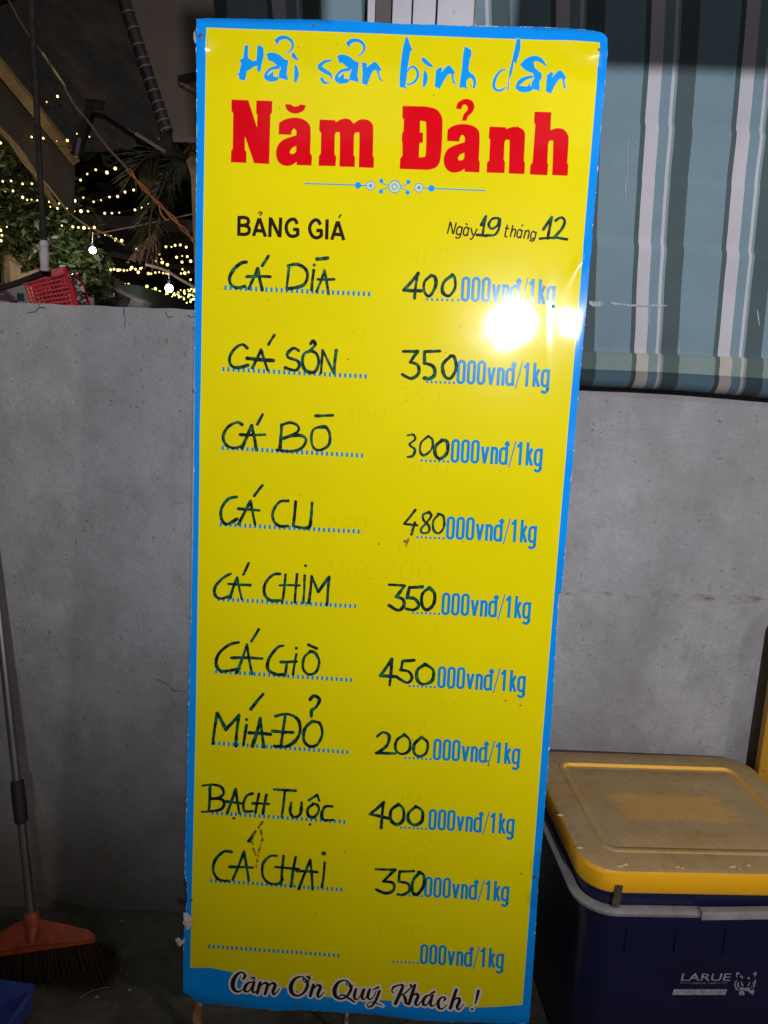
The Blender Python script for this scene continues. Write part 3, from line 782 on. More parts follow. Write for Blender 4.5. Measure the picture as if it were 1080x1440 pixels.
# 's' smooth stroke, 'l' straight pieces, 'd' dot
HW = [
 ('handwritten_name', zA, 15, [('s',[(195,368),(160,375),(120,410),(97,460),(105,500),(140,518),(185,510)]),('l',[(207,525),(262,405),(288,530)]),('l',[(197,452),(335,455)]),('l',[(322,332),(285,388)]),
   ('l',[(443,392),(430,518)]),('s',[(440,388),(490,382),(540,410),(548,460),(520,505),(430,524)]),('l',[(588,415),(573,530)]),('d',[(590,385)]),('l',[(605,350),(668,345)]),('l',[(603,540),(650,420),(672,555)]),('l',[(610,468),(705,468)])]),
 ('handwritten_name', zA, 15, [('s',[(198,868),(170,850),(130,870),(97,920),(100,965),(140,985),(205,970)]),('l',[(228,985),(280,880),(318,1000)]),('l',[(200,930),(352,943)]),('l',[(358,795),(322,850)]),
   ('s',[(500,885),(470,872),(435,900),(440,925),(490,945),(505,970),(480,1000),(420,985)]),('s',[(575,885),(530,905),(522,960),(545,1005),(590,1010),(615,960),(605,905),(570,885)]),('s',[(568,845),(582,832),(597,845),(590,862),(575,875)]),('l',[(628,1015),(640,885),(705,1020),(718,885)])]),
 ('handwritten_name', zB, 15, [('s',[(210,155),(180,140),(130,165),(100,220),(115,270),(160,290),(215,275)]),('l',[(210,290),(265,160),(292,300)]),('l',[(200,212),(345,213)]),('l',[(330,95),(300,150)]),
   ('l',[(443,155),(430,300)]),('s',[(438,158),(490,142),(535,162),(530,200),(450,235)]),('s',[(450,232),(540,216),(583,240),(560,290),(500,310),(415,302)]),('s',[(670,165),(625,185),(613,240),(630,290),(670,302),(715,270),(722,210),(700,170),(665,168)]),('l',[(640,103),(740,100)])]),
 ('handwritten_name', zB, 15, [('s',[(178,575),(130,590),(90,640),(88,700),(120,735),(180,705)]),('l',[(190,735),(258,600),(288,740)]),('l',[(190,645),(312,655)]),('l',[(328,508),(282,572)]),
   ('s',[(478,598),(430,605),(390,660),(395,715),(430,745),(480,747)]),('l',[(522,605),(508,745)]),('s',[(508,745),(545,755),(580,758),(604,745),(612,690),(618,612)])]),
 ('handwritten_name', zB, 14, [('s',[(145,1025),(100,1050),(55,1100),(52,1150),(85,1170),(135,1155)]),('l',[(140,1165),(182,1045),(208,1172)]),('l',[(130,1085),(258,1092)]),('l',[(248,962),(217,1030)]),
   ('s',[(432,1025),(390,1030),(345,1080),(340,1140),(375,1180),(430,1180)]),('l',[(465,1030),(443,1195)]),('l',[(530,1030),(518,1195)]),('l',[(430,1092),(545,1095)]),('l',[(575,1035),(568,1195)]),('d',[(580,978)]),('l',[(600,1195),(615,1040),(655,1130),(718,1045),(708,1205)])]),
 ('handwritten_name', zC, 15, [('s',[(275,138),(220,150),(160,200),(140,260),(165,303),(210,305),(280,288)]),('l',[(262,315),(322,150),(350,320)]),('l',[(230,228),(410,232)]),('l',[(392,62),(348,130)]),
   ('s',[(535,158),(500,168),(452,230),(445,290),(490,325),(540,325)]),('l',[(555,258),(545,330)]),('l',[(520,252),(610,250)]),('l',[(610,205),(592,325)]),('d',[(610,172)]),('s',[(695,190),(655,225),(650,290),(680,325),(725,310),(742,250),(720,200),(690,190)]),('l',[(682,152),(728,172)])]),
 ('handwritten_name', zC, 16, [('l',[(122,730),(148,550),(198,645),(275,562),(255,745)]),('l',[(318,620),(300,735)]),('d',[(320,588)]),('l',[(415,438),(345,528)]),('l',[(352,745),(400,580),(422,750)]),('l',[(335,665),(458,675)]),
   ('l',[(545,570),(520,745)]),('s',[(490,567),(560,555),(620,590),(630,660),(600,715),(550,745),(480,742)]),('l',[(470,655),(592,662)]),('s',[(705,598),(660,640),(655,710),(690,745),(735,730),(760,670),(745,610),(700,600)]),('s',[(690,470),(715,450),(745,470),(730,510),(700,535),(698,570)])]),
 ('handwritten_name', zD, 14, [('s',[(60,103),(120,97),(170,110),(185,150),(150,175),(105,178)]),('l',[(105,105),(98,245)]),('s',[(105,178),(170,182),(190,210),(160,245),(60,257)]),('l',[(205,262),(255,125),(278,262)]),('l',[(200,195),(290,206)]),('d',[(245,293)]),
   ('s',[(355,148),(320,162),(300,210),(308,250),(355,250)]),('l',[(392,150),(372,260)]),('l',[(435,155),(413,268)]),('l',[(355,205),(448,208)]),('l',[(480,125),(605,130)]),('l',[(545,130),(525,285)]),('s',[(582,200),(576,255),(595,285),(630,272),(640,240),(642,200)]),
   ('s',[(715,205),(680,235),(680,275),(715,285),(740,250),(735,215),(708,205)]),('l',[(685,185),(730,155),(745,190)]),('d',[(690,328)]),('s',[(820,222),(780,225),(758,265),(770,300),(825,302)])]),
 ('handwritten_name', zD, 14, [('s',[(230,490),(185,490),(135,540),(125,600),(155,650),(215,660)]),('l',[(238,655),(305,490),(332,655)]),('l',[(220,577),(353,583)]),('l',[(372,368),(332,428)]),
   ('s',[(498,512),(455,515),(415,560),(415,630),(450,672),(505,675),(530,650)]),('l',[(537,515),(522,680)]),('l',[(605,520),(580,690)]),('l',[(488,578),(625,592)]),('l',[(625,705),(692,535),(705,710)]),('l',[(612,603),(732,607)]),('l',[(775,550),(760,695)]),('d',[(770,498),28])]),
 ('handwritten_date', zE, 11, [('l',[(492,132),(515,88),(498,180)]),('l',[(470,182),(518,185)]),('s',[(578,98),(550,100),(530,130),(545,150),(575,132),(586,98),(580,150),(560,180),(522,183)]),
   ('l',[(806,155),(848,92),(828,200)]),('l',[(790,201),(865,198)]),('s',[(870,108),(895,95),(915,112),(900,150),(862,192)]),('l',[(862,192),(925,204)])]),
 ('handwritten_price', zE, 13, [('l',[(172,378),(100,460),(190,465)]),('l',[(172,378),(155,500)]),('s',[(240,388),(205,420),(205,470),(230,490),(262,440),(258,395),(235,388)]),('s',[(350,385),(305,420),(298,470),(330,490),(360,450),(358,400),(345,385)])]),
 ('handwritten_price', zF, 13, [('l',[(60,747),(130,745),(95,798)]),('s',[(95,798),(130,815),(132,855),(100,880),(55,860)]),('l',[(240,745),(165,748),(163,802)]),('s',[(163,802),(205,818),(215,855),(195,878),(165,878)]),('s',[(295,768),(255,810),(260,865),(290,878),(318,830),(310,775),(288,768)])]),
 ('handwritten_price', zG, 11, [('s',[(205,125),(235,122),(245,145),(215,175),(245,200),(235,235),(205,240)]),('s',[(320,128),(280,160),(272,210),(295,232),(335,200),(340,150),(315,128)]),('s',[(395,150,19),(355,185,19),(358,235,19),(385,250,19),(420,215,19),(418,160,19),(390,148,19)])]),
 ('handwritten_price', zG, 11, [('l',[(245,530),(185,605),(255,612)]),('l',[(245,595),(228,660)]),('s',[(325,542),(290,552),(292,585),(320,615),(320,648),(290,655),(278,632),(310,595),(335,560),(318,540)]),('s',[(378,550),(345,590),(348,640),(375,655),(402,620),(400,565),(370,550)])]),
 ('handwritten_price', zG, 15, [('l',[(105,935),(190,938),(145,998)]),('s',[(145,998),(182,1015),(185,1050),(155,1072),(105,1045)]),('l',[(285,945),(215,950),(205,1005)]),('s',[(205,1005),(245,1012),(265,1045),(240,1070),(200,1064)]),('s',[(325,950),(285,985),(285,1045),(310,1070),(345,1040),(350,980),(320,950)])]),
 ('handwritten_price', zH, 14, [('l',[(198,180),(135,270),(225,275)]),('l',[(198,180),(185,320)]),('l',[(318,188),(255,190),(245,240)]),('s',[(245,240),(290,250),(305,285),(280,310),(235,285)]),('s',[(380,208),(335,240),(335,295),(370,318),(415,295),(420,240),(375,210)])]),
 ('handwritten_price', zH, 13, [('s',[(118,600),(150,578),(180,595),(175,640),(145,668),(115,688)]),('l',[(115,688),(218,692)]),('s',[(268,590),(225,620),(218,670),(250,695),(290,675),(295,620),(262,590)]),('s',[(360,603),(320,640),(318,690),(350,708),(385,685),(390,630),(355,603)])]),
 ('handwritten_price', zI, 14, [('l',[(152,70),(78,132),(175,155)]),('l',[(150,75),(138,205)]),('s',[(236,80),(195,110),(192,165),(225,188),(260,165),(258,105),(230,80)]),('s',[(330,90),(290,125),(288,170),(320,192),(358,170),(362,115),(325,90)])]),
 ('handwritten_price', zI, 13, [('l',[(110,432),(215,435),(150,498)]),('s',[(150,498),(205,505),(205,545),(165,560),(112,540)]),('l',[(315,440),(240,443),(236,498)]),('s',[(236,498),(285,512),(290,550),(255,570),(230,568)]),('s',[(350,448),(312,490),(308,550),(335,568),(370,520),(370,465),(342,448)])]),
]
SPLIT = [4, 4, 4, 4, 4, 4, 6, 10, 4, 3]+[0]*9
HW2 = []
for (name, z, w, strokes), k in zip(HW, SPLIT):
    HW2 += [(name, z, w, strokes[:k]), (name, z, w, strokes[k:])] if k else [(name, z, w, strokes)]
for name, z, w, strokes in HW2:
    mb = MB()
    for st in strokes:
        t, P = st
        if t == 'd':
            r = P[1] if len(P) > 1 else w*1.3; q = Z(*z, [P[0]])[0]; u, v = uv(*q); rr = r/2/z[2]*mpp(v)
            LAY[0] = (LAY[0]+1) % 9; b = len(mb.v)
            mb.v += [bp(u+rr*(1+.15*math.sin(k*2.3))*math.cos(k*.524), v+rr*math.sin(k*.524), OH+LAY[0]*1.1e-5) for k in range(12)]
            mb.f.append(list(range(b, b+12))); mb.m.append(0); continue
        ww = [q[2] if len(q) > 2 else w*1.28*random.uniform(.80, 1.16) for q in P]
        P = [(q[0]+random.uniform(-1.5, 1.5), q[1]+random.uniform(-1.5, 1.5), k) for q, k in zip(P, ww)]
        Q = pxw(Z(*z, P))
        if t == 's': ribbon(mb, catmull(Q), OH, wob=.22)
        else:
            for a, b in zip(Q[:-1], Q[1:]):
                dx, dy = b[0]-a[0], b[1]-a[1]; k = random.uniform(-.02, .02)
                mid = ((a[0]+b[0])/2-dy*k, (a[1]+b[1])/2+dx*k, (a[2]+b[2])/2*random.uniform(.85, 1.05))
                ribbon(mb, catmull([a, mid, b], 4), OH, wob=.22)
    lettering(name, mb, M_pen)

# script thank-you line ------------------------------------------------
zJ = (315, 1360, 5.4); dK = (1026, 27)
def K(P): return [(q[0]+dK[0], q[1]+dK[1], q[2]) for q in P]
WORDS = [
 [[(146,92,10),(160,68,16),(150,45,10),(120,42,12),(84,75,20),(66,125,24),(76,170,20),(110,187,11),(150,165,5)],
  [(222,118,6),(188,118,12),(160,150,18),(160,182,14),(190,180,8),(222,125,8)],[(230,112,14),(216,165,17),(226,192,10),(262,172,4)],[(205,90,6),(215,78,9),(232,84,9),(226,96,6),(216,104,4)],
  [(275,116,16),(262,165,18),(252,198,16)],[(260,170,4),(290,130,9),(322,120,15),(330,140,17),(312,203,16)],[(318,175,4),(345,135,9),(375,120,14),(388,140,17),(372,185,17),(384,206,10),(424,160,4)]],
 [[(615,108,5),(598,98,6),(610,78,7),(580,70,9),(535,92,16),(508,145,23),(520,198,19),(565,216,11),(612,185,14),(636,130,17),(620,92,11),(598,82,6)],[(632,70,12),(650,82,13),(640,102,6)],[(600,100,6),(625,118,4),(650,105,4)],
  [(680,132,16),(666,180,18),(655,218,16)],[(664,190,4),(695,145,9),(722,135,14),(732,152,17),(712,205,17),(724,226,10),(764,185,4)]],
 [[(945,135,5),(928,125,6),(940,105,7),(910,97,9),(865,118,16),(840,170,23),(850,220,19),(895,238,11),(942,208,14),(966,155,17),(950,118,11),(930,108,6)],[(930,128,6),(958,145,4),(982,132,4)],[(872,222,6),(900,208,9),(940,228,13),(990,262,10)],
  [(1003,165,14),(990,215,17),(1000,243,10),(1030,225,6),(1052,170,6)],K([(38,138,15),(22,192,17),(34,216,9),(62,188,4)]),
  K([(82,140,14),(66,190,17),(80,214,10),(110,195,6),(130,150,6)]),K([(155,150,15),(130,215,15),(100,262,12),(72,272,8),(62,255,6),(85,235,6),(120,238,8),(178,262,4)]),K([(145,122,13),(105,142,5)])],
 [K([(262,165,6),(250,150,8),(262,120,12),(310,104,10),(332,112,15),(308,175,19),(275,246,19)]),K([(392,104,13),(398,118,9),(350,165,8),(318,182,8)]),K([(335,172,8),(350,205,18),(356,240,15),(366,250,8)]),
  K([(424,105,16),(400,180,18),(378,248,17)]),K([(388,215,4),(415,178,9),(442,172,14),(446,195,17),(428,240,16),(442,258,9),(478,222,4)]),
  K([(548,186,6),(515,186,12),(488,220,18),(490,255,14),(518,250,8),(550,195,8)]),K([(558,182,14),(542,238,17),(552,266,10),(590,245,4)]),K([(572,156,13),(528,180,5)]),
  K([(645,222,10),(655,205,12),(630,196,9),(602,228,17),(604,272,16),(630,286,9),(668,252,4)]),
  K([(738,140,16),(714,215,18),(692,282,17)]),K([(702,250,4),(728,212,9),(757,206,14),(762,228,17),(744,272,16),(758,292,9),(796,250,4)])],
 [K([(906,150,17),(895,200,13),(882,248,7)])],
]
for wi, word in enumerate(WORDS):
    mo = MB(); mb = MB()
    for st in word:
        P = [(315+q[0]/5.4, 1360+q[1]/5.4, q[2]/5.4*1.42) for q in st]
        Q = pxw(P)
        ribbon(mo, catmull([(q[0], q[1], q[2]+.0085) for q in Q]), OP, ramp=5e-6)
        ribbon(mb, catmull(Q), OP+.00045)
    if wi == 4:
        q = (315+(858+dK[0])/5.4, 1360+(290+dK[1])/5.4); u, v = uv(*q)
        for M_, rr, of in ((mo, .0060, OP+.0001), (mb, .0028, OP+.00048)):
            b = len(M_.v); M_.v += [bp(u+rr*math.cos(k*.4488), v+rr*math.sin(k*.4488), of) for k in range(14)]; M_.f.append(list(range(b, b+14))); M_.m.append(0)
    lettering('script_outline', mo, M_palegrey); lettering('script_word', mb, M_blk)

# old rubbed-out writing that still shows faintly
def ghost_mat():
    M = bpy.data.materials.new('rubbed_ink'); M.use_nodes = True; nt = M.node_tree; N = nt.nodes; L = nt.links
    b = N['Principled BSDF']; b.inputs['Base Color'].default_value = (.33, .26, .01, 1); b.inputs['Roughness'].default_value = .2
    tr = N.new('ShaderNodeBsdfTransparent'); mx = N.new('ShaderNodeMixShader')
    n = N.new('ShaderNodeTexNoise'); n.inputs['Scale'].default_value = 60; tc = N.new('ShaderNodeTexCoord'); L.new(tc.outputs['Object'], n.inputs['Vector'])
    mr = N.new('ShaderNodeMapRange'); mr.inputs[1].default_value = .35; mr.inputs[2].default_value = .75; mr.inputs[3].default_value = .02; mr.inputs[4].default_value = .085
    L.new(n.outputs['Fac'], mr.inputs[0]); L.new(mr.outputs[0], mx.inputs[0]); L.new(tr.outputs[0], mx.inputs[1]); L.new(b.outputs[0], mx.inputs[2])
    L.new(mx.outputs[0], N['Material Output'].inputs[0]); return M
M_ghost = ghost_mat()
for t, x, y, w, h in (('650', 440, 480, 74, 24), ('400', 480, 592, 62, 24), ('250', 455, 748, 60, 24), ('250', 450, 812, 66, 28), ('400', 575, 370, 55, 26), ('900', 568, 668, 62, 30), ('350', 560, 568, 58, 26),
                      ('100', 560, 560+215, 40, 28), ('350', 536, 1190, 70, 22), ('500', 536, 1215, 62, 18), ('300', 528, 1128, 62, 22), ('180', 530, 1322, 70, 28), ('250', 532, 1025, 66, 24), ('700', 540, 815, 66, 30)):
    mb = font_text(t, (x, y), (x+w, y+w*.045), (x, y-h), OP+.0001, M_ghost, 'rubbed_writing', shear=.1, bold=-.02)
# rust freckles and scratches of dirt
mb = MB()
def blot(x, y, r):
    u, v = uv(x, y); rr = r*mpp(v); b = len(mb.v)
    mb.v += [bp(u+rr*random.uniform(.5, 1.2)*math.cos(k*.785), v+rr*random.uniform(.5, 1.4)*math.sin(k*.785), OH+.0002+random.random()*2e-5) for k in range(8)]
    mb.f.append(list(range(b, b+8))); mb.m.append(0)
for P in ([(370,1155),(365,1163),(370,1177),(366,1190),(362,1205),(361,1220)], [(370,1155),(356,1172),(355,1190),(360,1203)], [(568,760),(572,764),(574,757),(570,770)]):
    for a, b_ in zip(P[:-1], P[1:]):
        for k in range(9):
            t = random.random(); blot(a[0]+(b_[0]-a[0])*t+random.uniform(-1, 1), a[1]+(b_[1]-a[1])*t, random.uniform(.6, 1.9))
for k in range(95):
    x = random.uniform(295, 740); y = random.uniform(60, 1350); blot(x, y, random.choice((.4, .4, .5, .7, .9)))
for x, y in ((490, 505), (533, 765), (686, 1070), (687, 1076), (711, 985), (732, 992), (486, 1198), (733, 1228)): blot(x, y, 1.4)
lettering('rust_freckles', mb, M_rustspot)['kind'] = 'stuff'
# chipped white edges
mb = MB()
def chips(fn, axis, n, rng_, side):
    for _ in range(n):
        t = random.uniform(*rng_); L_ = random.expovariate(1/.004)+.001; w = random.uniform(.0004, .0016)
        e = fn(t)
        pts = []
        for k in range(5):
            tt = t+L_*k/4; ww = w*random.uniform(.3, 1.3)*(0.2 if k in (0, 4) else 1)
            pts.append((tt, fn(tt)+side*ww))
        for k in range(4, -1, -1): tt = t+L_*k/4; pts.append((tt, fn(tt)-side*.0001))
        b = len(mb.v)
        for a, c in pts:
            mb.v.append(bp(a, c, .0006) if axis == 0 else bp(c, a, .0006))
        mb.f.append(list(range(b, b+10))); mb.m.append(0)
chips(lef, 1, 22, (.25, .95), 1); chips(lef, 1, 45, (.95, 1.75), 1); chips(lef, 1, 25, (1.52, 1.60), 1); chips(rif, 1, 60, (.02, 1.8), -1); chips(topf, 0, 46, (.42, .69), 1); chips(botf, 0, 36, (.02, .6), -1); chips(lef, 1, 22, (0, .3), 1)
part('chipped_edge', fixn(mb), mat('bare_white_edge', (.72, .72, .74), .6, col2=(.30, .30, .32), scale=150), board, kind='stuff')
# nails
M_nail = mat('rusty_nail', (.10, .06, .045), .55, metal=.6, col2=(.22, .16, .13), scale=300)
for x, y, r in ((282.5, 51, .0040), (441, 36, .0022), (842, 71, .0024), (751, 1233, .0032), (272.5, 549, .0028), (269, 1266, .0026), (787, 833, .0022)):
    u, v = uv(x, y); c = bp(u, v, .0006)
    part('nail', MB().tube([c-en*.002, c+en*.0003, c+en*.0010, c+en*.0013], [r, r, r*.8, r*.2], 12), M_nail, board, smooth=True)
# torn paper scraps taped to the left edge
M_paper = mat('torn_paper', (.55, .50, .50), .9, col2=(.40, .38, .42), scale=90)
def scrap(P, name='paper_scrap'):
    mb = MB(); c = [bpx(x, y, .002+random.uniform(0, .007)) for x, y in P]; mid = sum(c, V())/len(c)+en*.005
    n = len(c); mb.add(c+[mid], [(i, (i+1) % n, n) for i in range(n)])
    mb.add([q-en*.0008 for q in c+[mid]], [((i+1) % n, i, n) for i in range(n)])
    part(name, mb, M_paper, board)
scrap([(258.5, 1282), (263, 1281.5), (266, 1286), (270, 1287), (272, 1292), (270, 1297), (268, 1303), (263, 1304), (261, 1298), (258, 1295), (260, 1289)])
scrap([(247, 1319), (251, 1316), (254, 1319), (256, 1323), (260, 1318), (260, 1324), (254, 1328), (250, 1327), (248, 1323)])
scrap([(276, 46), (274, 50), (273.2, 57), (275, 63), (277, 60)])
# frame tubes and legs
def bo(u, v, d): return C0+eu*u+ev*v+en*d
gr = lambda u: (C0+eu*u)
def down_to_ground(u, d):
    a = bo(u, BH-.05, d); k = a.z/(-ev.z); return a+ev*k
fr = [('frame_rail', bo(.0068, .014, -.018), bo(.0050, BH-.035, -.018)), ('frame_rail', bo(BW-.018, .02, -.018), bo(BW-.018, BH-.03, -.018)),
      ('frame_rail', bo(.022, .014, -.022), bo(BW-.028, .014, -.022)), ('frame_rail', bo(.022, BH-.05, -.022), bo(BW-.028, BH-.05, -.022)), ('frame_rail', bo(.022, BH*.5, -.022), bo(BW-.028, BH*.5, -.022))]
M_rail = mat('pale_rail', (.40, .38, .38), .6, col2=(.30, .28, .28), scale=30, col3=(.12, .07, .05), scale3=80, lo3=.64, hi3=.70)
for n_, a, b_ in fr: part(n_, MB().bar(a, b_, .019, .019), M_rail, board, bevel=.0012)
for u in (.018, BW-.018):
    a = bo(u, BH-.028, -.020); b_ = down_to_ground(u, -.020); b_.z = 0.0
    part('leg', MB().tube([a, b_], .0095, 14), M_tube, board, smooth=True)
a = bpx(487, 1424, -.03); part('strut', MB().bar(a, V((bo(uv(487, 1424)[0], BH+.045, -.022).x, bo(0, BH+.07, -.022).y, 0)), .007, .007), M_tube, board)
for u in (.06, BW-.06):
    a = bo(u, .35, -.033); part('rear_leg', MB().bar(a, V((a.x, 1.66, .004)), .018, .018), M_tube, board)

# ================================================================== COOLER
HL = .512                                  # top of the lid
yawc = math.radians(4.3)
cx_ = V((math.cos(yawc), math.sin(yawc), 0)); cy_ = V((-math.sin(yawc), math.cos(yawc), 0))
def loc2(x, y, z=HL): q = atZ(x, y, z); return V((q.dot(cx_), q.dot(cy_)))
xL = loc2(790, 1156).x; yF = loc2(960, 1225.5).y; yBk = loc2(900, 1056.5).y
xR = loc2(1083, 1094).x
def CP(x, y, z): return cx_*x+cy_*y+V((0, 0, z-.033*(x-xL-.15)))
# rounded rectangle outline
def rrect(x0, x1, y0, y1, r, n=10):
    P = []
    for cx, cy, a0 in ((x1-r, y1-r, 0), (x0+r, y1-r, 90), (x0+r, y0+r, 180), (x1-r, y0+r, 270)):
        for k in range(n+1):
            a = math.radians(a0+90*k/n); P.append((cx+r*math.cos(a), cy+r*math.sin(a)))
    return P
def stack(levels, closed_top=True, closed_bottom=True, n=10):
    """levels: list of (inset, z, radius)"""
    mb = MB(); k = None
    for ins, z, r in levels:
        P = rrect(xL+ins, xR-ins, yF+ins, yBk-ins, max(.004, r), n); k = len(P)
        mb.v += [CP(x, y, z) for x, y in P]
    for i in range(len(levels)-1):
        for j in range(k):
            a = i*k+j; b_ = i*k+(j+1) % k; mb.f.append([a, b_, b_+k, a+k]); mb.m.append(0)
    if closed_bottom: mb.f.append(list(range(k))[::-1]); mb.m.append(0)
    if closed_top: mb.f.append([(len(levels)-1)*k+j for j in range(k)]); mb.m.append(0)
    return mb
cooler = thing('cooler_box', 'dark blue cooler box with a dusty yellow lid beside the price board', 'cooler', CP((xL+xR)/2, (yF+yBk)/2, 0))

def lid_material():
    M = bpy.data.materials.new('dusty_yellow_plastic'); M.use_nodes = True; nt = M.node_tree; N = nt.nodes; L = nt.links
    b = N['Principled BSDF']; tc = N.new('ShaderNodeTexCoord')
    mp = N.new('ShaderNodeMapping'); mp.inputs['Rotation'].default_value = (0, 0, -yawc); L.new(tc.outputs['Object'], mp.inputs[0])
    def nz(sc, det, ro=.65, st=(1, 1, 1)):
        m2 = N.new('ShaderNodeMapping'); m2.inputs['Scale'].default_value = st; L.new(mp.outputs[0], m2.inputs[0])
        n = N.new('ShaderNodeTexNoise'); n.inputs['Scale'].default_value = sc; n.inputs['Detail'].default_value = det; n.inputs['Roughness'].default_value = ro
        L.new(m2.outputs[0], n.inputs['Vector']); return n.outputs['Fac']
    def rng(s, a, b_, c=0, d=1):
        r = N.new('ShaderNodeMapRange'); L.new(s, r.inputs[0])
        for i, q in enumerate((a, b_, c, d)): r.inputs[i+1].default_value = q
        return r.outputs[0]
    def ma(op, a, b_):
        x = N.new('ShaderNodeMath'); x.operation = op
        for i, q in enumerate((a, b_)):
            if isinstance(q, (int, float)): x.inputs[i].default_value = q
            else: L.new(q, x.inputs[i])
        return x.outputs[0]
    def mix(f, A, B):
        x = N.new('ShaderNodeMix'); x.data_type = 'RGBA'; L.new(f, x.inputs['Factor'])
        for nm, q in (('A', A), ('B', B)):
            if isinstance(q, tuple): x.inputs[nm].default_value = rgb(q)
            else: L.new(q, x.inputs[nm])
        return x.outputs['Result']
    geo = N.new('ShaderNodeNewGeometry'); sn = N.new('ShaderNodeSeparateXYZ'); L.new(geo.outputs['True Normal'], sn.inputs[0])
    up = rng(sn.outputs['Z'], .55, .92)                                   # dust settles on level faces
    sp = N.new('ShaderNodeSeparateXYZ'); L.new(mp.outputs[0], sp.inputs[0])
    # wiped patch in the middle of the lid
    wob = rng(nz(22, 4), 0, 1, -.02, .02)
    X = ma('ADD', sp.outputs['X'], wob); Y = ma('ADD', sp.outputs['Y'], wob)
    inx = ma('MULTIPLY', rng(X, WX0-.012, WX0+.010), rng(X, WX1+.022, WX1-.02)); iny = ma('MULTIPLY', rng(Y, WY0-.005, WY0+.005), rng(Y, WY1+.008, WY1-.008))
    patch = ma('MULTIPLY', ma('MULTIPLY', inx, iny), .30)
    dustc = mix(rng(nz(5, 6), .35, .7), (.37, .245, .095), (.44, .325, .185))
    dustc = mix(rng(nz(34, 7, .75), .5, .74, 0, .6), dustc, (.17, .125, .08))
    amt = ma('SUBTRACT', rng(nz(11, 7, .7), .22, .42, .55, .97), patch)
    amt = ma('MULTIPLY', amt, up)
    side = mix(rng(nz(60, 5, .7), .66, .72, 0, .6), (.86, .43, .008), (.2, .1, .03))
    side = mix(rng(nz(6, 6), .4, .7, 0, .4), side, (.75, .38, .02))
    c = mix(amt, side, dustc)
    L.new(c, b.inputs['Base Color']); L.new(rng(amt, 0, 1, .33, .72), b.inputs['Roughness'])
    bpn = N.new('ShaderNodeBump'); bpn.inputs['Distance'].default_value = .0012; L.new(nz(90, 6), bpn.inputs['Height']); L.new(bpn.outputs[0], b.inputs['Normal'])
    return M
lo = WL[cooler.name]; lox, loy = lo.dot(cx_), lo.dot(cy_)
WX0 = loc2(872, 1135).x-lox; WX1 = loc2(1030, 1140).x-lox; WY0 = loc2(950, 1152).y-loy; WY1 = loc2(950, 1115).y-loy
M_lid = lid_material()
RC = .062
gi = .055
lv = [(.014, HL-.050, RC-.010), (.004, HL-.048, RC-.002), (0, HL-.040, RC), (-.001, HL-.010, RC), (.002, HL-.003, RC-.002), (.008, HL, RC-.006),
      (gi-.004, HL+.0005, .030), (gi, HL+.003, .026), (gi+.006, HL+.003, .022), (gi+.010, HL-.003, .020), (gi+.018, HL-.004, .016), (gi+.024, HL-.0015, .012), (.12, HL-.001, .01)]
lv = [(i, z, r) for i, z, r in lv]
part('lid', stack(lv, n=12), M_lid, cooler, smooth=True, auto=28)
M_navy = mat('navy_plastic', (.0075, .009, .047), .38, col2=(.006, .007, .034), scale=7, bump=.0012, bscale=60, col3=(.05, .045, .05), scale3=90, lo3=.70, hi3=.76)
# body with shallow vertical ribs
mb = MB(); levels = [(.030, .006, .040), (.026, .012, .044), (.022, .20, .048), (.016, HL-.13, .05), (.012, HL-.118, .052), (.012, HL-.046, .052)]
part('body', stack(levels, n=10), M_navy, cooler, smooth=True, auto=40)
M_grip = mat('grey_plastic', (.30, .30, .33), .5, col2=(.20, .195, .20), scale=25, bump=.0006, bscale=90, col3=(.10, .09, .085), scale3=70, lo3=.64, hi3=.7)
zh = HL-.084
mb = stack([(.009, zh-.0085, .056), (-.002, zh-.008, .066), (-.006, zh-.005, .070), (-.007, zh+.002, .071), (-.003, zh+.0055, .068), (.010, zh+.0065, .055)], False, False, n=14)
part('carry_rim', mb, M_grip, cooler, smooth=True, auto=50)
x0g = loc2(1000, 1270, zh).x
mb = MB().box(CP(x0g+.045, yF-.004, zh+.005), (.16, .018, .016), rz=yawc)
part('handle', mb, M_grip, cooler, bevel=.003)
# ribs above and below the rim
for k in range(5):
    xx = xL+.095+k*.095
    part('rib', MB().box(CP(xx, yF+.0150, .365), (.003, .003, .075), rz=yawc), M_navy, cooler, bevel=.001)
M_res = mat('dried_residue', (.55, .45, .30), .9)
for k, (x, y) in enumerate(((872, 1218), (880, 1216), (952, 1219), (960, 1221), (1030, 1219), (1040, 1221), (788, 1146), (815, 1192), (1052, 1217))):
    q = atZ(x, y, HL+.0005); q = atZ(x, y, HL+.0005-.033*(q.dot(cx_)-xL-.15)); m_ = MB().ball(q, .0045, 8, 4, sc=(random.uniform(.7, 1.6), .6, .35))
    for i, v_ in enumerate(m_.v): m_.v[i] = v_+V((random.gauss(0, .0008), random.gauss(0, .0006), random.gauss(0, .0004)))
    part('residue', m_, M_res, cooler)
# latch strap
M_strap = mat('steel_strap', (.075, .068, .06), .5, metal=.5, col2=(.16, .14, .12), scale=80)
zc = HL-.030
c1 = loc2(866, 1242, zc).x
strap = MB().bar(CP(c1+.001, yF-.003, HL-.028), CP(c1-.001, yF-.001, HL-.074), .0135, .0022)
st_ = part('strap', strap, M_strap, cooler)
for dz in (.036, .052, .066): q = CP(c1, yF-.0045, HL-dz); part('screw', MB().tube([q, q-cy_*.0012], .0028, 10), M_nail, st_)
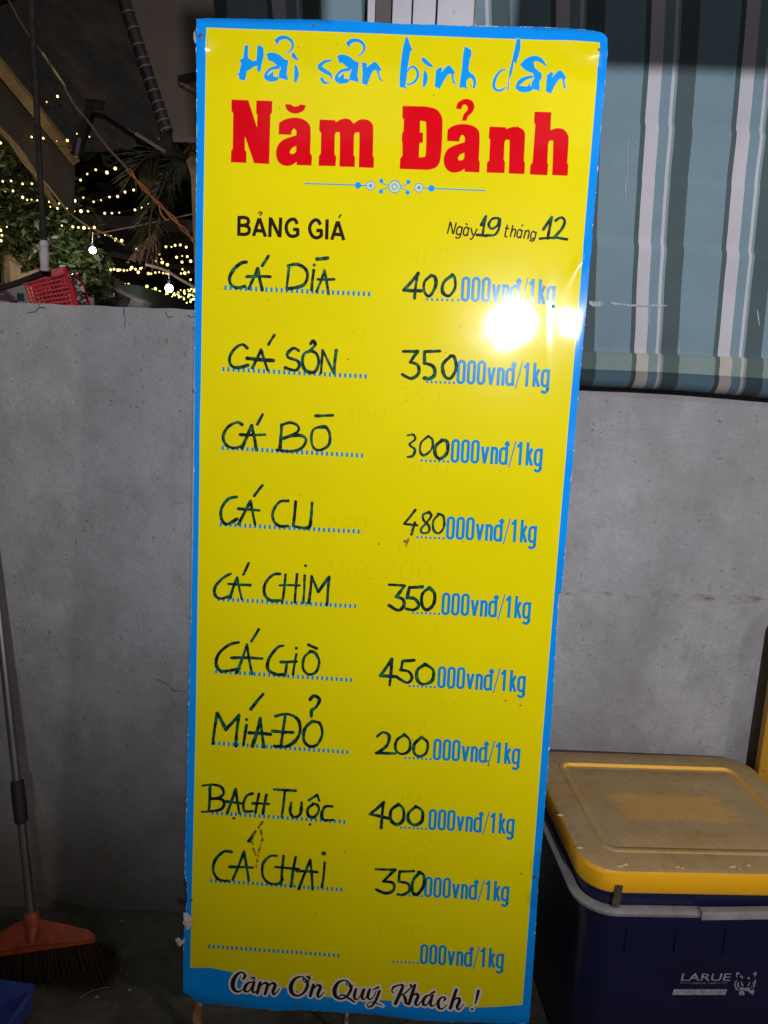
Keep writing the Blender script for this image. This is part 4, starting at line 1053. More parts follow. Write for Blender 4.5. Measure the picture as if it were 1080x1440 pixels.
# front logo: plane of the front wall (slightly tapering)
def front(x, y, off=.0012):
    d = ray(x, y); n_ = V(cy_); q0 = CP(0, yF+.0205, 0)
    t = (q0-CAM).dot(n_)/d.dot(n_); q = CAM+d*t
    ins = .022+(.016-.022)*((q.z-.20)/(HL-.13-.20)); q += cy_*(ins-.0205-off)
    return q
zL = (900, 1330, 6.0)
def fz(x, y, off=.0012): return front(zL[0]+x/zL[2], zL[1]+y/zL[2], off)
M_logo = mat('faded_white_print', (.33, .33, .38), .5, col2=(.20, .20, .26), scale=120, lo=.4, hi=.6)
def flat(name, polys, off=.0012):
    mb = MB()
    for i, P in enumerate(polys):
        t = tessellate_polygon([[V((x, y, 0)) for x, y in P]]); mb.add([fz(x, y, off+i*2e-5) for x, y in P], [list(q) for q in t])
    for i, f in enumerate(mb.f):
        a, b_, c = (mb.v[k] for k in f[:3])
        if (b_-a).cross(c-a).dot(-cy_) < 0: mb.f[i] = f[::-1]
    return part(name, mb, M_logo, cooler)
def front_text(txt, x0, x1, yb, yt, name, bold, shear, sp=1):
    mb = font_text(txt, None, None, None, 0, None, name, shear=shear, bold=bold, spacing=sp, place=lambda s, t: fz(x0+(x1-x0)*s, yb-(yb-yt)*t))
    part(name, mb, M_logo, cooler)
front_text('LARUE', 338, 767, 289, 222, 'logo_word', .010, .15)
front_text('DEPUIS 1909', 440, 636, 317, 302, 'logo_subline', .0, .0)
flat('logo_stripe', [[(283,362),(735,362),(718,412),(270,412)], [(335,306),(432,306),(432,309),(335,309)], [(645,306),(735,306),(735,309),(645,309)], [(930,372),(962,365),(955,412),(945,405)]])
flat('logo_tiger', [
 [(806,262),(805,225),(818,208),(840,232),(828,236),(817,224),(814,245),(818,262)],
 [(978,208),(976,240),(955,262),(962,232),(950,232),(940,236),(958,218)],
 [(835,255),(850,238),(862,252),(865,275),(850,262)], [(925,262),(905,255),(898,270),(918,278)],
 [(815,275),(795,300),(790,330),(803,350),(822,362),(806,335),(805,305)], [(828,290),(815,310),(820,340),(840,355),(830,330)], [(968,270),(975,300),(965,335),(945,365),(955,330),(958,300)], [(945,290),(948,320),(930,350),(925,365),(938,345),(955,310)],
 [(835,350),(860,345),(885,352),(905,345),(925,352),(915,370),(890,378),(870,372),(845,368)],
 [(840,372),(870,378),(880,395),(878,414),(830,412)], [(800,350),(835,368),(828,375),(800,362)], [(905,372),(925,365),(935,385),(945,412),(938,405),(915,385)],
 [(845,290),(855,300),(870,330),(860,340),(848,318)], [(925,290),(915,305),(902,330),(912,338),(922,315)]])

# ================================================================== YELLOW BIN at the right edge
xe = atY(1083.5, 975, 1.628).x
M_binY = mat('bin_yellow', (.42, .22, .01), .45, col2=(.28, .15, .02), scale=8, col3=(.10, .07, .03), scale3=30, lo3=.58, hi3=.68, bump=.001, bscale=30)
bn = thing('spare_lid', 'yellow plastic cooler lid standing on end, only its edge in the picture at the right', 'lid', (xe+.25, 1.58, .0))
mb = MB()
def slab(P, y0, y1):
    n = len(P); m_ = MB(); m_.add([(x, y0, z) for x, z in P]+[(x, y1, z) for x, z in P], [list(range(n))[::-1], list(range(n, 2*n))]+[(i, (i+1) % n, n+(i+1) % n, n+i) for i in range(n)]); return m_
P = [(xe, .01), (xe, .83), (xe+.012, .865), (xe+.05, .90), (xe+.40, .90), (xe+.43, .87), (xe+.44, .83), (xe+.44, .01)]
part('panel', slab(P, 1.628, 1.650), M_binY, bn, bevel=.004)
P2 = [(x+(.03 if x < xe+.2 else -.03), z*.965+.005) for x, z in P]
part('rim', slab(P2, 1.651, 1.675), M_binY, bn, bevel=.004)

# ================================================================== BROOM
M_orange = mat('orange_plastic', (.40, .060, .015), .5, col2=(.20, .04, .018), scale=26, bump=.0006, bscale=60)
M_steel = mat('steel_pole', (.30, .30, .31), .32, metal=.85, col2=(.17, .16, .16), scale=14, stretch=(1, 1, .15))
M_black = mat('black_rubber', (.012, .012, .012), .6, bump=.0006, bscale=120)
M_brist = mat('dark_bristles', (.018, .010, .008), .8, spec=.15, col2=(.038, .018, .011), scale=60)
YH = 1.50
broom = thing('broom', 'metal broom with orange head and dark bristles leaning on the wall', 'broom', V((atY(45, 1300, YH).x, YH, 0)))
ptop = atY(-14, 745, 1.655); pmid = atY(44, 1284, YH)
d_ = (pmid-ptop)
part('handle', MB().tube([ptop, ptop+d_*.5, pmid+d_*.01], .0098, 14), M_steel, broom, smooth=True)
def onpole(py):
    best = min(range(401), key=lambda k: abs(proj_y(ptop+d_*(k/400))-py)); return ptop+d_*(best/400)
def proj(q):
    w = q-CAM; z = w.dot(Fw); return (540+FPX*w.dot(Rr)/z, 720-FPX*w.dot(Ur)/z)
def proj_y(q): return proj(q)[1]
g1, g2_ = onpole(1096), onpole(1157); dd = (g2_-g1)
part('grip_sleeve', MB().tube([g1, g1+dd*.04, g1+dd*.5, g2_-dd*.04, g2_], [.0105, .0142, .0150, .0142, .0105], 16), M_black, broom, smooth=True)
c0 = onpole(1281); c1_ = atY(47, 1302, YH-.004)
part('ferrule', MB().tube([c0, c0+(c1_-c0)*.1, c1_], [.0145, .0165, .0165], 16), M_orange, broom, smooth=True)
# head: flared hollow shape, facing the camera, extruded in depth and slightly bowed
zq = (0, 1000, 3.274)
headT = [(-245, 1080), (-200, 1058), (-100, 1030), (0, 1018), (60, 985), (105, 963), (180, 957), (250, 970), (340, 990), (410, 1008), (436, 1028)]
headB = [(-250, 1172), (-200, 1166), (-100, 1150), (0, 1130), (60, 1121), (105, 1115), (180, 1104), (250, 1094), (340, 1080), (410, 1070), (441, 1064)]
mb = MB()
nT = len(headT)
def hp(q, y): return atY(q[0]/3.274, 1000+q[1]/3.274, y)
for (T, B_q) in zip(headT, headB):
    t, b = V(T), V(B_q)
    lip = b.lerp(t, .16 if (t-b).length > 60 else .3)
    mb.v += [hp(t, YH-.003), hp(lip, YH-.020), hp(lip, YH-.025), hp(b, YH-.025), hp(b, YH+.026), hp(lip, YH+.026), hp(t, YH+.008)]
for i in range(nT-1):
    for k in range(7):
        a = i*7+k; b = i*7+(k+1) % 7; mb.f.append([a, b, b+7, a+7]); mb.m.append(0)
mb.f.append(list(range(7))[::-1]); mb.m.append(0); mb.f.append([(nT-1)*7+k for k in range(7)]); mb.m.append(0)
part('head', mb, M_orange, broom, smooth=True, auto=30)
a = hp((155, 985), YH-.006); b = hp((150, 1070), YH-.026)
part('socket_rib', MB().tube([a, a.lerp(b, .5)+V((0, -.003, 0)), b], [.0125, .010, .006], 10), M_orange, broom, smooth=True)
# bristles: individual stiff fibres joined into one mass
mb = MB()
for k in range(2600):
    s = random.random(); fan = (s-.36)
    xb = -250+691*s
    for i in range(nT-1):
        if headB[i][0] <= xb <= headB[i+1][0]: break
    tt = (xb-headB[i][0])/(headB[i+1][0]-headB[i][0]); yb_ = headB[i][1]+(headB[i+1][1]-headB[i][1])*tt
    dy = random.uniform(-.022, .024); top = hp((xb, yb_-3), YH+dy)
    end = V((top.x+fan*.085+random.gauss(0, .006), top.y+dy*1.2-.012+random.gauss(0, .006), .003+abs(random.gauss(0, .006))+max(0, s-.9)*.12))
    mid = top.lerp(end, .5)+V((random.gauss(0, .002), 0, .004)); w = random.uniform(.0007, .0013)
    mb.add([top-V((w, 0, 0)), top+V((w, 0, 0)), mid+V((w, 0, 0)), mid-V((w, 0, 0)), end+V((w*.5, 0, 0)), end-V((w*.5, 0, 0))], [(0, 3, 2, 1), (3, 5, 4, 2)])
part('bristles', mb, M_brist, broom, kind='stuff')

# ================================================================== DUSTPAN
M_bluep = mat('blue_plastic', (.035, .075, .34), .42, col2=(.025, .055, .26), scale=14)
q0 = atZ(40, 1409, .035)
dp = thing('dustpan', 'blue plastic dustpan on the ground in front of the orange broom', 'dustpan', (q0.x-.14, q0.y-.10, 0))
ang = math.radians(-8); dx_ = V((math.cos(ang), math.sin(ang), 0)); dy_ = V((-math.sin(ang), math.cos(ang), 0))
def DP(x, y, z): return V((q0.x, q0.y, 0))+dx_*x+dy_*y+V((0, 0, z))
mb = MB(); mb.add([DP(-.29, 0, .012), DP(0, 0, .012), DP(-.02, -.22, .004), DP(-.27, -.22, .004), DP(-.29, 0, .008), DP(0, 0, .008), DP(-.02, -.22, .001), DP(-.27, -.22, .001)],
    [(0, 3, 2, 1), (4, 5, 6, 7), (0, 1, 5, 4), (2, 3, 7, 6), (1, 2, 6, 5), (3, 0, 4, 7)])
part('tray', mb, M_bluep, dp, bevel=.0008)
for P, nm in ((((0, 0), (-.02, -.22)), 'side_wall'), (((-.29, 0), (-.27, -.22)), 'side_wall')):
    (xa, ya), (xb_, yb2) = P; s = 1 if xa == 0 else -1
    mb = MB(); mb.add([DP(xa, ya, .010), DP(xa, ya, .055), DP(xb_, yb2, .014), DP(xb_, yb2, .003), DP(xa+s*.004, ya, .010), DP(xa+s*.010, ya, .055), DP(xb_+s*.003, yb2, .014), DP(xb_+s*.003, yb2, .003)],
        [(0, 1, 2, 3), (7, 6, 5, 4), (1, 5, 6, 2), (0, 4, 5, 1), (0, 3, 7, 4), (2, 6, 7, 3)])
    part(nm, mb, M_bluep, dp)
mb = MB(); mb.add([DP(-.29, 0, .010), DP(0, 0, .010), DP(.006, .012, .062), DP(-.296, .012, .062), DP(-.29, .004, .010), DP(0, .004, .010), DP(.006, .018, .062), DP(-.296, .018, .062)],
    [(0, 1, 2, 3), (7, 6, 5, 4), (3, 2, 6, 7), (0, 3, 7, 4), (1, 5, 6, 2)])
part('back_wall', mb, M_bluep, dp)
part('handle', MB().tube([DP(-.145, .010, .05), DP(-.145, .05, .10), DP(-.15, .06, .60)], .010, 12), M_bluep, dp, smooth=True)

# ---- litter
M_lit = mat('litter_pale', (.30, .29, .25), .8, col2=(.18, .17, .14), scale=90)
for x, y, s, c_, lab in ((182, 1368, .006, 'fish_scale', 'curled pale fish scale on the dark ground left of the board'), (182, 1392, .005, 'stone_chip', 'pale stone chip on the ground just under the curled fish scale'),
                   (136, 1402, .0045, 'stone_chip', 'small grey chip at the end of the dry straw on the ground'), (173, 1295, .0045, 'stone_chip', 'tiny pale chip near the foot of the wall')):
    q = atZ(x, y, .003)
    mb = MB(); n = 9
    if c_ == 'fish_scale':
        pts = [q+V((s*math.cos(a)*.9, s*math.sin(a)*1.4, .001)) for a in [math.radians(60+25*k) for k in range(10)]]
        mb.tube(pts, [.0006, .001, .0012, .0012, .0012, .0012, .0012, .001, .0008, .0005], 5)
    else:
        mb.ball(q, s, 7, 4, sc=(1, .8, .5))
        for k, v_ in enumerate(mb.v): mb.v[k] = v_+V((random.gauss(0, s*.12), random.gauss(0, s*.12), random.gauss(0, s*.08)))
    solo(c_, mb, M_lit, lab, 'litter', loc=q)
pts = [atZ(x, y, .005) for x, y in ((113, 1403), (122, 1397), (132, 1392), (145, 1389), (156, 1388))]
solo('straw', MB().tube(pts, .0008, 5), M_lit, 'thin dry straw lying on the dark ground right of the broom', 'litter', loc=pts[2])
mb = MB()
for k in range(900):
    x = random.uniform(-1.2, .1); y = random.uniform(1.0, 1.69); s = random.choice((.0008, .001, .0015, .0022)); q = V((x, y, gz(x, y)+s*.3))
    a = random.random()*6.28; mb.add([q+V((s*math.cos(a+t)*random.uniform(.6, 1.3), s*math.sin(a+t), 0)) for t in (0, 1.57, 3.14, 4.71)]+[q+V((0, 0, s*.8))], [(0, 1, 4), (1, 2, 4), (2, 3, 4), (3, 0, 4)])
solo('grit', mb, mat('grit_grey', (.15, .145, .12), .8, col2=(.06, .055, .04), scale=40), 'scattered grit on the dirty ground by the wall', kind='stuff')

# ================================================================== BACKGROUND BEYOND THE WALL (left)
def tube_px(pts, depths, r, n=7, sub=4):
    P = [(x, y, d) for (x, y), d in zip(pts, depths)]
    P = catmull(P, sub) if len(P) > 2 else P
    return MB().tube([atY(x, y, d) for x, y, d in P], r if not isinstance(r, (list, tuple)) else r, n)

# neighbour's house wall, brown
M_brown = mat('brown_facade', (.105, .083, .063), .85, col2=(.08, .06, .05), scale=1.5, bump=.003, bscale=30)
nb = thing('neighbour_house', 'plain brown wall of the neighbouring house seen left of the board top', 'house', V((-.9, 4.6, 0)))
q1, q2, q3, q4 = atY(150, -120, 4.0), atY(420, -120, 4.0), atY(420, 196, 4.0), atY(150, 186, 4.0)
zt_, zb_ = q1.z+.3, atY(240, 191, 4.0).z
mb = MB().box(((q1.x+q2.x)/2, 4.06, (zt_+zb_)/2), (q2.x-q1.x, .10, zt_-zb_)); part('wall', mb, M_brown, nb)
M_blackm = mat('black_metal', (.012, .010, .009), .6, spec=.15, col2=(.022, .017, .014), scale=20)
a, b = atY(252, 112, 3.94), atY(300, 102, 3.85)
br_ = thing('wall_bracket', 'short black bracket with a thin brace on the brown wall beside the board edge', 'bracket', a)
part('arm', MB().bar(a, b, .030, .022), M_blackm, br_); part('brace', MB().tube([atY(253, 116, 3.94), atY(280, 128, 3.9), atY(300, 137, 3.87)], .006, 6), M_rusty, br_)

# retractable awning: fabric underside, roller tube, folding arm, front bar, valance
def awn_fab():
    M = mat('awning_fabric', (.030, .026, .020), .9, col2=(.013, .012, .011), scale=6, lo=.35, hi=.65, stretch=(.25, 3, 3), bump=.004, bscale=12, col3=(.065, .036, .020), scale3=2.2, lo3=.5, hi3=.68)  # warm patches in the cloth colour stand in for lit areas
    return M
aw = thing('retractable_awning', 'dark retractable awning with folding arm seen from below at the upper left', 'awning', atY(170, 60, 3.6))
A1 = [(-60, 22, 3.1), (0, 90, 3.3), (50, 150, 3.45), (104, 212, 3.6)]; A2 = [(150, -60, 3.9), (176, 10, 3.9), (205, 100, 3.9), (232, 190, 3.9)]
mb = MB(); n1, n2 = 24, 24
def interp(P, t):
    k = min(int(t*(len(P)-1)), len(P)-2); f = t*(len(P)-1)-k; return [a+(b-a)*f for a, b in zip(P[k], P[k+1])]
for i in range(n1+1):
    for j in range(n2+1):
        a = interp(A1, i/n1); b = interp(A2, i/n1); f = j/n2
        q = [x+(y-x)*f for x, y in zip(a, b)]
        sag = math.sin(f*math.pi)
        mb.v.append(atY(q[0], q[1], q[2])+V((0, 0, -.03*sag+.012*noise.noise(V((i*.5, j*.3, 0)))*sag)))
for i in range(n1):
    for j in range(n2):
        a = i*(n2+1)+j; mb.f.append([a, a+1, a+n2+2, a+n2+1]); mb.m.append(0)
part('fabric', mb, awn_fab(), aw, smooth=True, auto=0)
M_tubeD = mat('dark_tube', (.016, .013, .012), .4, col2=(.03, .022, .02), scale=10)
ro = part('roller', tube_px([(158, -60), (175, 0), (205, 95), (236, 186)], [3.8]*4, .026, 12), M_tubeD, aw, smooth=True)
mR = mat('tube_ring', (.11, .10, .095), .5)
RP = [V(atY(*q, 3.8)) for q in catmull([(158, -60), (175, 0), (205, 95), (236, 186)], 12)]
for y in (19, 42, 64, 84, 95, 113, 129, 145, 157, 170, 182):
    k = min(range(1, len(RP)-1), key=lambda k: abs(proj0(RP[k])[1]-y)); d = (RP[k+1]-RP[k-1]).normalized(); c = RP[k]
    f = (y-proj0(c)[1]); c = c+d*(f*3.8/FPX)
    part('ring', MB().tube([c-d*.004, c+d*.004], .0285, 16, caps=False), mR, ro, smooth=True)
part('folding_arm', MB().bar(atY(105, 219, 3.55), atY(128, 150, 3.6), .030, .03), M_blackm, aw)
part('folding_arm', MB().bar(atY(140, 149, 3.6), atY(230, 208, 3.75), .034, .03), M_blackm, aw)
part('elbow', MB().tube([atY(122, 148, 3.6), atY(146, 150, 3.6)], .026, 10), M_blackm, aw, smooth=True)
part('arm_cable', MB().tube([atY(107, 220, 3.53), atY(112, 195, 3.54)], .008, 6), mR, aw)
part('arm_cable', MB().tube([atY(190, 187, 3.63), atY(232, 213, 3.7)], .008, 6), mR, aw)
part('wall_mount', MB().tube([atY(232, 180, 3.85), atY(236, 214, 3.8)], .03, 10), M_tubeD, aw, smooth=True)
M_tan = mat('tan_front_bar', (.42, .27, .10), .55, col2=(.28, .17, .07), scale=12, stretch=(1, 1, .3))
fb = part('front_bar', MB().bar(atY(-60, 20, 3.08), atY(106, 224, 3.6), .040, .06), M_tan, aw, bevel=.004)
# valance hanging below
M_val = mat('valance_cloth', (.075, .052, .032), .9, col2=(.045, .034, .024), scale=4, bump=.004, bscale=9)
mb = MB()
for i in range(21):
    t = i/20; a = atY(-60+166*t, 25+202*t, 3.1+.5*t); zlow = atY(106, 300, 3.6).z if False else 0
    yl = [(-60, 100), (0, 160), (22, 205), (60, 262), (100, 300)][0]
    # lower hem
    ypx = 118+t*182+3*math.sin(i*1.9); b = atY(-60+166*t, ypx+6, 3.1+.5*t)
    for k in range(6): mb.v.append(a.lerp(b, k/5)+V((0, .01*math.sin(i*1.1+k*.3), 0)))
for i in range(20):
    for k in range(5): a = i*6+k; mb.f.append([a, a+1, a+7, a+6]); mb.m.append(0)
part('valance', mb, M_val, aw, smooth=True, auto=0)
part('valance_hem', tube_px([(-20, 165), (22, 206), (60, 262), (78, 290)], [3.2, 3.3, 3.42, 3.5], .012, 7), M_tan, aw, smooth=True)

# thin dark pole with turned grey handle, and the dark rod beneath it
px_ = [(41, -40), (44, 0), (50, 120), (56, 240), (62, 342)]
pole = thing('crank_pole', 'slender dark pole with a turned grey wooden handle standing above the wall at far left', 'pole', atY(63, 378, 1.86))
part('shaft', tube_px(px_, [1.86]*5, .0068, 10), mat('dark_shaft', (.010, .009, .008), .6, spec=.12, col2=(.025, .021, .018), scale=25), pole, smooth=True)
hz = [(338, .0075), (341, .0105), (346, .0108), (348, .0090), (351, .0098), (358, .0112), (366, .0108), (373, .0092), (376, .0098), (381, .0100), (382, .006)]
part('turned_handle', MB().tube([atY(63+(y-338)*.02-1, y, 1.86) for y, r in hz], [r for y, r in hz], 16), mat('grey_wood', (.42, .36, .37), .75, col2=(.30, .255, .26), scale=50), pole, smooth=True)
rod = thing('fishing_rod', 'thin dark rod lying slanted behind the wall top under the grey handle', 'rod', atY(30, 395, 1.88))
part('shaft', tube_px([(-40, 414), (0, 405), (30, 396), (68, 381)], [1.9]*4, [.0075]*13, 8), M_blackm, rod, smooth=True)

# red plastic basket tipped behind the wall
M_redp = mat('red_plastic', (.42, .008, .018), .35, col2=(.30, .006, .014), scale=20)
bk = thing('plastic_basket', 'red latticed plastic basket lying tipped over behind the top of the wall', 'basket', atY(75, 405, 2.0))
def quadgrid(name, P, nx, ny, w, solid_top=0, dep=0):
    """P: 4 px corners with depth, TL TR BR BL; lattice of bars"""
    Q = [atY(*q) for q in P]
    def at(s, t): return (Q[0].lerp(Q[1], s)).lerp(Q[3].lerp(Q[2], s), t)
    mb = MB()
    for i in range(nx+1): mb.bar(at(i/nx, 0), at(i/nx, 1), w, .0022)
    for j in range(ny+1): mb.bar(at(0, j/ny)+V((0, .0006, 0)), at(1, j/ny)+V((0, .0006, 0)), w, .0022)
    return part(name, mb, M_redp, bk)
F_ = [(32, 394, 1.90), (92, 377, 1.92), (112, 434, 1.92), (48, 440, 1.90)]
quadgrid('front_lattice', F_, 13, 9, .0030)
quadgrid('side_lattice', [(92, 377, 1.92), (114, 392, 2.12), (130, 440, 2.12), (112, 434, 1.92)], 7, 9, .0045)
quadgrid('back_lattice', [(44, 392, 2.12), (112, 394, 2.14), (128, 440, 2.14), (56, 440, 2.12)], 11, 8, .0075)
def band(P, off=0): 
    Q = [atY(*q)+V((0, off, 0)) for q in P]; m_ = MB(); m_.add(Q+[q+V((0, .003, 0)) for q in Q], [(0, 3, 2, 1), (4, 5, 6, 7), (0, 1, 5, 4), (1, 2, 6, 5), (2, 3, 7, 6), (3, 0, 4, 7)]); return m_
part('rim', band([(30, 392, 1.90), (90, 374.5, 1.92), (93, 383, 1.92), (33, 401, 1.90)], -.003), M_redp, bk)
part('rim', band([(90, 374.5, 1.92), (115, 390, 2.12), (117, 398, 2.12), (92, 383, 1.92)], -.003), M_redp, bk)
part('corner_post', MB().bar(atY(91, 378, 1.915), atY(112, 438, 1.915), .008, .005), M_redp, bk)
# clear plastic bag glinting along the basket's side
M_film = bpy.data.materials.new('clear_film'); M_film.use_nodes = True
fb_ = M_film.node_tree.nodes['Principled BSDF']; fb_.inputs['Transmission Weight'].default_value = .9; fb_.inputs['Roughness'].default_value = .08; fb_.inputs['Base Color'].default_value = (.95, .8, .7, 1)
mb = MB(); n = 16
for i in range(n+1):
    for j in range(9):
        t = i/n; f = j/8; x = 97+t*22+f*7; y = 384+t*52-f*3
        mb.v.append(atY(x, y, 1.90+f*.12)+V((random.gauss(0, .0035), -.006+random.gauss(0, .005), random.gauss(0, .003))))
for i in range(n):
    for j in range(8): a = i*9+j; mb.f.append([a, a+1, a+10, a+9]); mb.m.append(0)
solo('plastic_bag', mb, M_film, 'crumpled clear plastic film glinting on the right side of the red basket', 'bag', loc=atY(108, 410, 1.95))

# ---- cables
M_cord = mat('pale_cord', (.30, .25, .20), .7, col2=(.20, .16, .13), scale=60)
M_cable = mat('twisted_cable', (.07, .045, .03), .7, col2=(.15, .08, .04), scale=25)
M_oran = mat('orange_cord', (.40, .12, .025), .6, col2=(.20, .06, .02), scale=14)
cab = thing('hanging_cable', 'long twisted cable slanting from the upper left down to the left edge of the board', 'cable', atY(150, 190, 2.2))
main = [(2, -20), (16, 8), (38, 46), (60, 75), (85, 112), (105, 148), (125, 172), (150, 206), (180, 238), (205, 268), (232, 295), (256, 320), (276, 342)]
dep = [2.5, 2.45, 2.4, 2.35, 2.3, 2.25, 2.2, 2.12, 2.05, 1.98, 1.9, 1.82, 1.74]
part('dark_run', tube_px(main[:4], dep[:4], .0022, 7), M_cable, cab, smooth=True)
part('orange_sleeve', tube_px(main[3:5]+[(91, 121)], [2.35, 2.3, 2.29], .0034, 7), M_tan, cab, smooth=True)
part('dark_run', tube_px(main[4:9], dep[4:9], .0030, 7), M_cable, cab, smooth=True)
for ph in (0, math.pi):
    P = []
    seg = catmull([(*a, d) for a, d in zip(main[8:], dep[8:])], 14)
    for i, (x, y, d) in enumerate(seg): P.append(atY(x, y, d)+V((.0035*math.cos(i*.30+ph), .0035*math.sin(i*.30+ph), .0024*math.sin(i*.30+ph+noise.noise(V((i*.2, 0, 0)))))))
    part('orange_strand', MB().tube(P, .0020, 7), M_oran, cab, smooth=True)
part('loop', tube_px([(224, 288), (226, 300), (234, 309), (240, 308), (243, 304)], [1.9]*5, .0016, 6), M_oran, cab, smooth=True)
c2 = thing('sagging_wire', 'pale brown wire sagging from the far left behind the pole across the string lights', 'cable', atY(90, 300, 3.0))
part('wire', tube_px([(14, 200), (38, 235), (62, 256), (85, 284), (98, 300), (120, 316), (135, 324), (152, 331), (175, 345)], [3.0]*9, .0034, 6), M_tan, c2, smooth=True)
c3 = thing('thin_wire', 'thin grey wire stretched level across the dark trees above the basket', 'cable', atY(100, 330, 5))
part('wire', tube_px([(-10, 325), (60, 331), (110, 329), (150, 326), (275, 300)], [5.0]*5, .004, 5), M_cord, c3)
c4 = thing('post_wire', 'thin grey wire slanting down past the white bulb and the lower fairy lights', 'cable', atY(250, 400, 4.5))
part('wire', tube_px([(205, 372), (232, 380), (252, 392), (275, 405)], [4.5]*4, .008, 5), M_cord, c4)

# ---- trees
def leafy(mb, c, R, n, size, flat=1.0):
    for _ in range(n):
        while True:
            q = V((random.uniform(-1, 1), random.uniform(-1, 1), random.uniform(-1, 1)))
            if .3 < q.length < 1 and noise.noise(q*2.3+c) > -.18: break
        p = c+V((q.x*R[0], q.y*R[1], q.z*R[2])); s = size*random.uniform(.6, 1.4)
        a = V((random.gauss(0, 1), random.gauss(0, 1), random.gauss(0, .6))).normalized(); b = a.cross(V((random.gauss(0, 1), random.gauss(0, 1), random.gauss(0, 1)))).normalized()
        mb.add([p-a*s, p-a*s*.2+b*s*.36, p+a*s, p-a*s*.2-b*s*.36], [(0, 1, 2, 3)])
M_leaf = mat('leaf_green', (.020, .038, .008), .5, col2=(.055, .064, .012), scale=5)
M_leafd = mat('leaf_deep', (.008, .016, .006), .6, col2=(.018, .024, .008), scale=4)
M_bark = mat('bark_tan', (.26, .18, .10), .85, col2=(.16, .11, .06), scale=12, stretch=(1, 1, .3), bump=.01)
tr = thing('leafy_tree', 'low leafy green tree with a tan trunk behind the wall at far left', 'tree', atY(18, 420, 4.4))
part('trunk', MB().tube([V((atY(17, 425, 4.4).x, 4.4, -.05)), atY(17, 425, 4.4), atY(16, 380, 4.42), atY(10, 340, 4.5), atY(2, 300, 4.6)], [.07, .055, .05, .04, .03], 10), M_bark, tr, smooth=True)
mb = MB()
for x, y, d, rx, rz, n in ((10, 300, 4.6, .34, .22, 900), (50, 345, 4.6, .30, .22, 1000), (95, 375, 4.7, .26, .17, 900), (0, 365, 4.5, .2, .16, 500), (120, 400, 4.9, .2, .12, 500), (35, 270, 5.0, .35, .25, 700), (80, 320, 5.0, .28, .2, 600), (-20, 210, 4.4, .18, .14, 350)):
    leafy(mb, atY(x, y, d), (rx, rx*.8, rz), int(n*1.8), .026)
part('crown', mb, M_leaf, tr)
part('branch', MB().tube([atY(16, 380, 4.42), atY(50, 350, 4.5), atY(90, 330, 4.6)], [.03, .022, .01], 8), M_bark, tr, smooth=True)
part('branch', MB().tube([atY(16, 395, 4.42), atY(60, 380, 4.5), atY(110, 385, 4.6)], [.025, .018, .008], 8), M_bark, tr, smooth=True)
t2 = thing('dark_tree', 'dark mass of a taller tree far behind the string lights', 'tree', V((atY(140, 300, 9).x, 9, 0)))
mb = MB()
for x, y, rx, rz, n in ((60, 240, 1.6, .8, 1300), (150, 270, 1.5, .8, 1300), (215, 260, 1.0, .9, 1000), (250, 300, .8, .6, 700), (10, 250, 1.2, .9, 900)): leafy(mb, atY(x, y, 9), (rx, .7, rz), n, .12)
part('crown', mb, M_leafd, t2)
b_base = V((atY(140, 300, 9).x, 9, -.05)); part('trunk', MB().tube([b_base, atY(140, 330, 9), atY(145, 250, 9)], [.2, .17, .1], 10), M_bark, t2)
# palm with drooping fronds
M_palm = mat('palm_green', (.022, .024, .008), .7, col2=(.042, .038, .015), scale=5); M_dry = mat('palm_dry', (.13, .085, .055), .8, col2=(.08, .05, .035), scale=6)
pm = thing('palm_tree', 'palm with drooping green fronds and dry brown ones hanging beside the board edge', 'palm', V((atY(262, 215, 4.7).x, 4.7, 0)))
pc = atY(266, 212, 4.7)
part('trunk', MB().tube([V((pc.x+.12, 4.95, -.05)), V((pc.x+.10, 4.9, 1.0)), pc+V((.06, .15, -.1)), pc+V((.03, .05, .02))], [.11, .10, .09, .08], 12), M_bark, pm, smooth=True)
def frond(pts, leaf, M, name='frond', dens=26, droop=.55):
    P = catmull([(*p,) for p in pts], 9); Q = [atY(*p) for p in P]; mb = MB().tube(Q, [.011*(1-.8*i/len(Q)) for i in range(len(Q))], 6)
    n = len(Q)
    for k in range(dens*2):
        t = (k//2+.5)/dens*.96+.03; i = min(int(t*(n-1)), n-2); p = Q[i].lerp(Q[i+1], t*(n-1)-i); d = (Q[i+1]-Q[i]).normalized()
        side = d.cross(V((0, -1, .2))).normalized()*(1 if k % 2 else -1)
        L_ = leaf*(math.sin(min(1, t*1.15)*math.pi)**.5*.9+.15)*random.uniform(.8, 1.1)
        e = p+(side*(1-droop*.6)+d*.55+V((0, random.uniform(-.25, .25), -droop*random.uniform(.6, 1.3)))).normalized()*L_
        m_ = p.lerp(e, .5)+V((0, 0, .02*L_/.3)); w = V((0, 0, 1)).cross(e-p).normalized()*.010
        mb.add([p, m_+w, e, m_-w], [(0, 1, 2, 3)])
    return part(name, mb, M, pm)
frond([(262, 222, 4.7), (245, 228, 4.6), (228, 250, 4.5), (215, 290, 4.45), (210, 340, 4.4), (212, 362, 4.4)], .20, M_palm)
frond([(262, 222, 4.7), (238, 214, 4.7), (210, 218, 4.65), (188, 240, 4.6), (172, 268, 4.6)], .22, M_palm)
frond([(264, 215, 4.7), (240, 240, 4.9), (222, 280, 5.0), (200, 330, 5.0), (190, 350, 5.0)], .22, M_palm)
frond([(266, 212, 4.7), (275, 190, 4.6), (292, 186, 4.5), (310, 200, 4.4)], .2, M_palm)
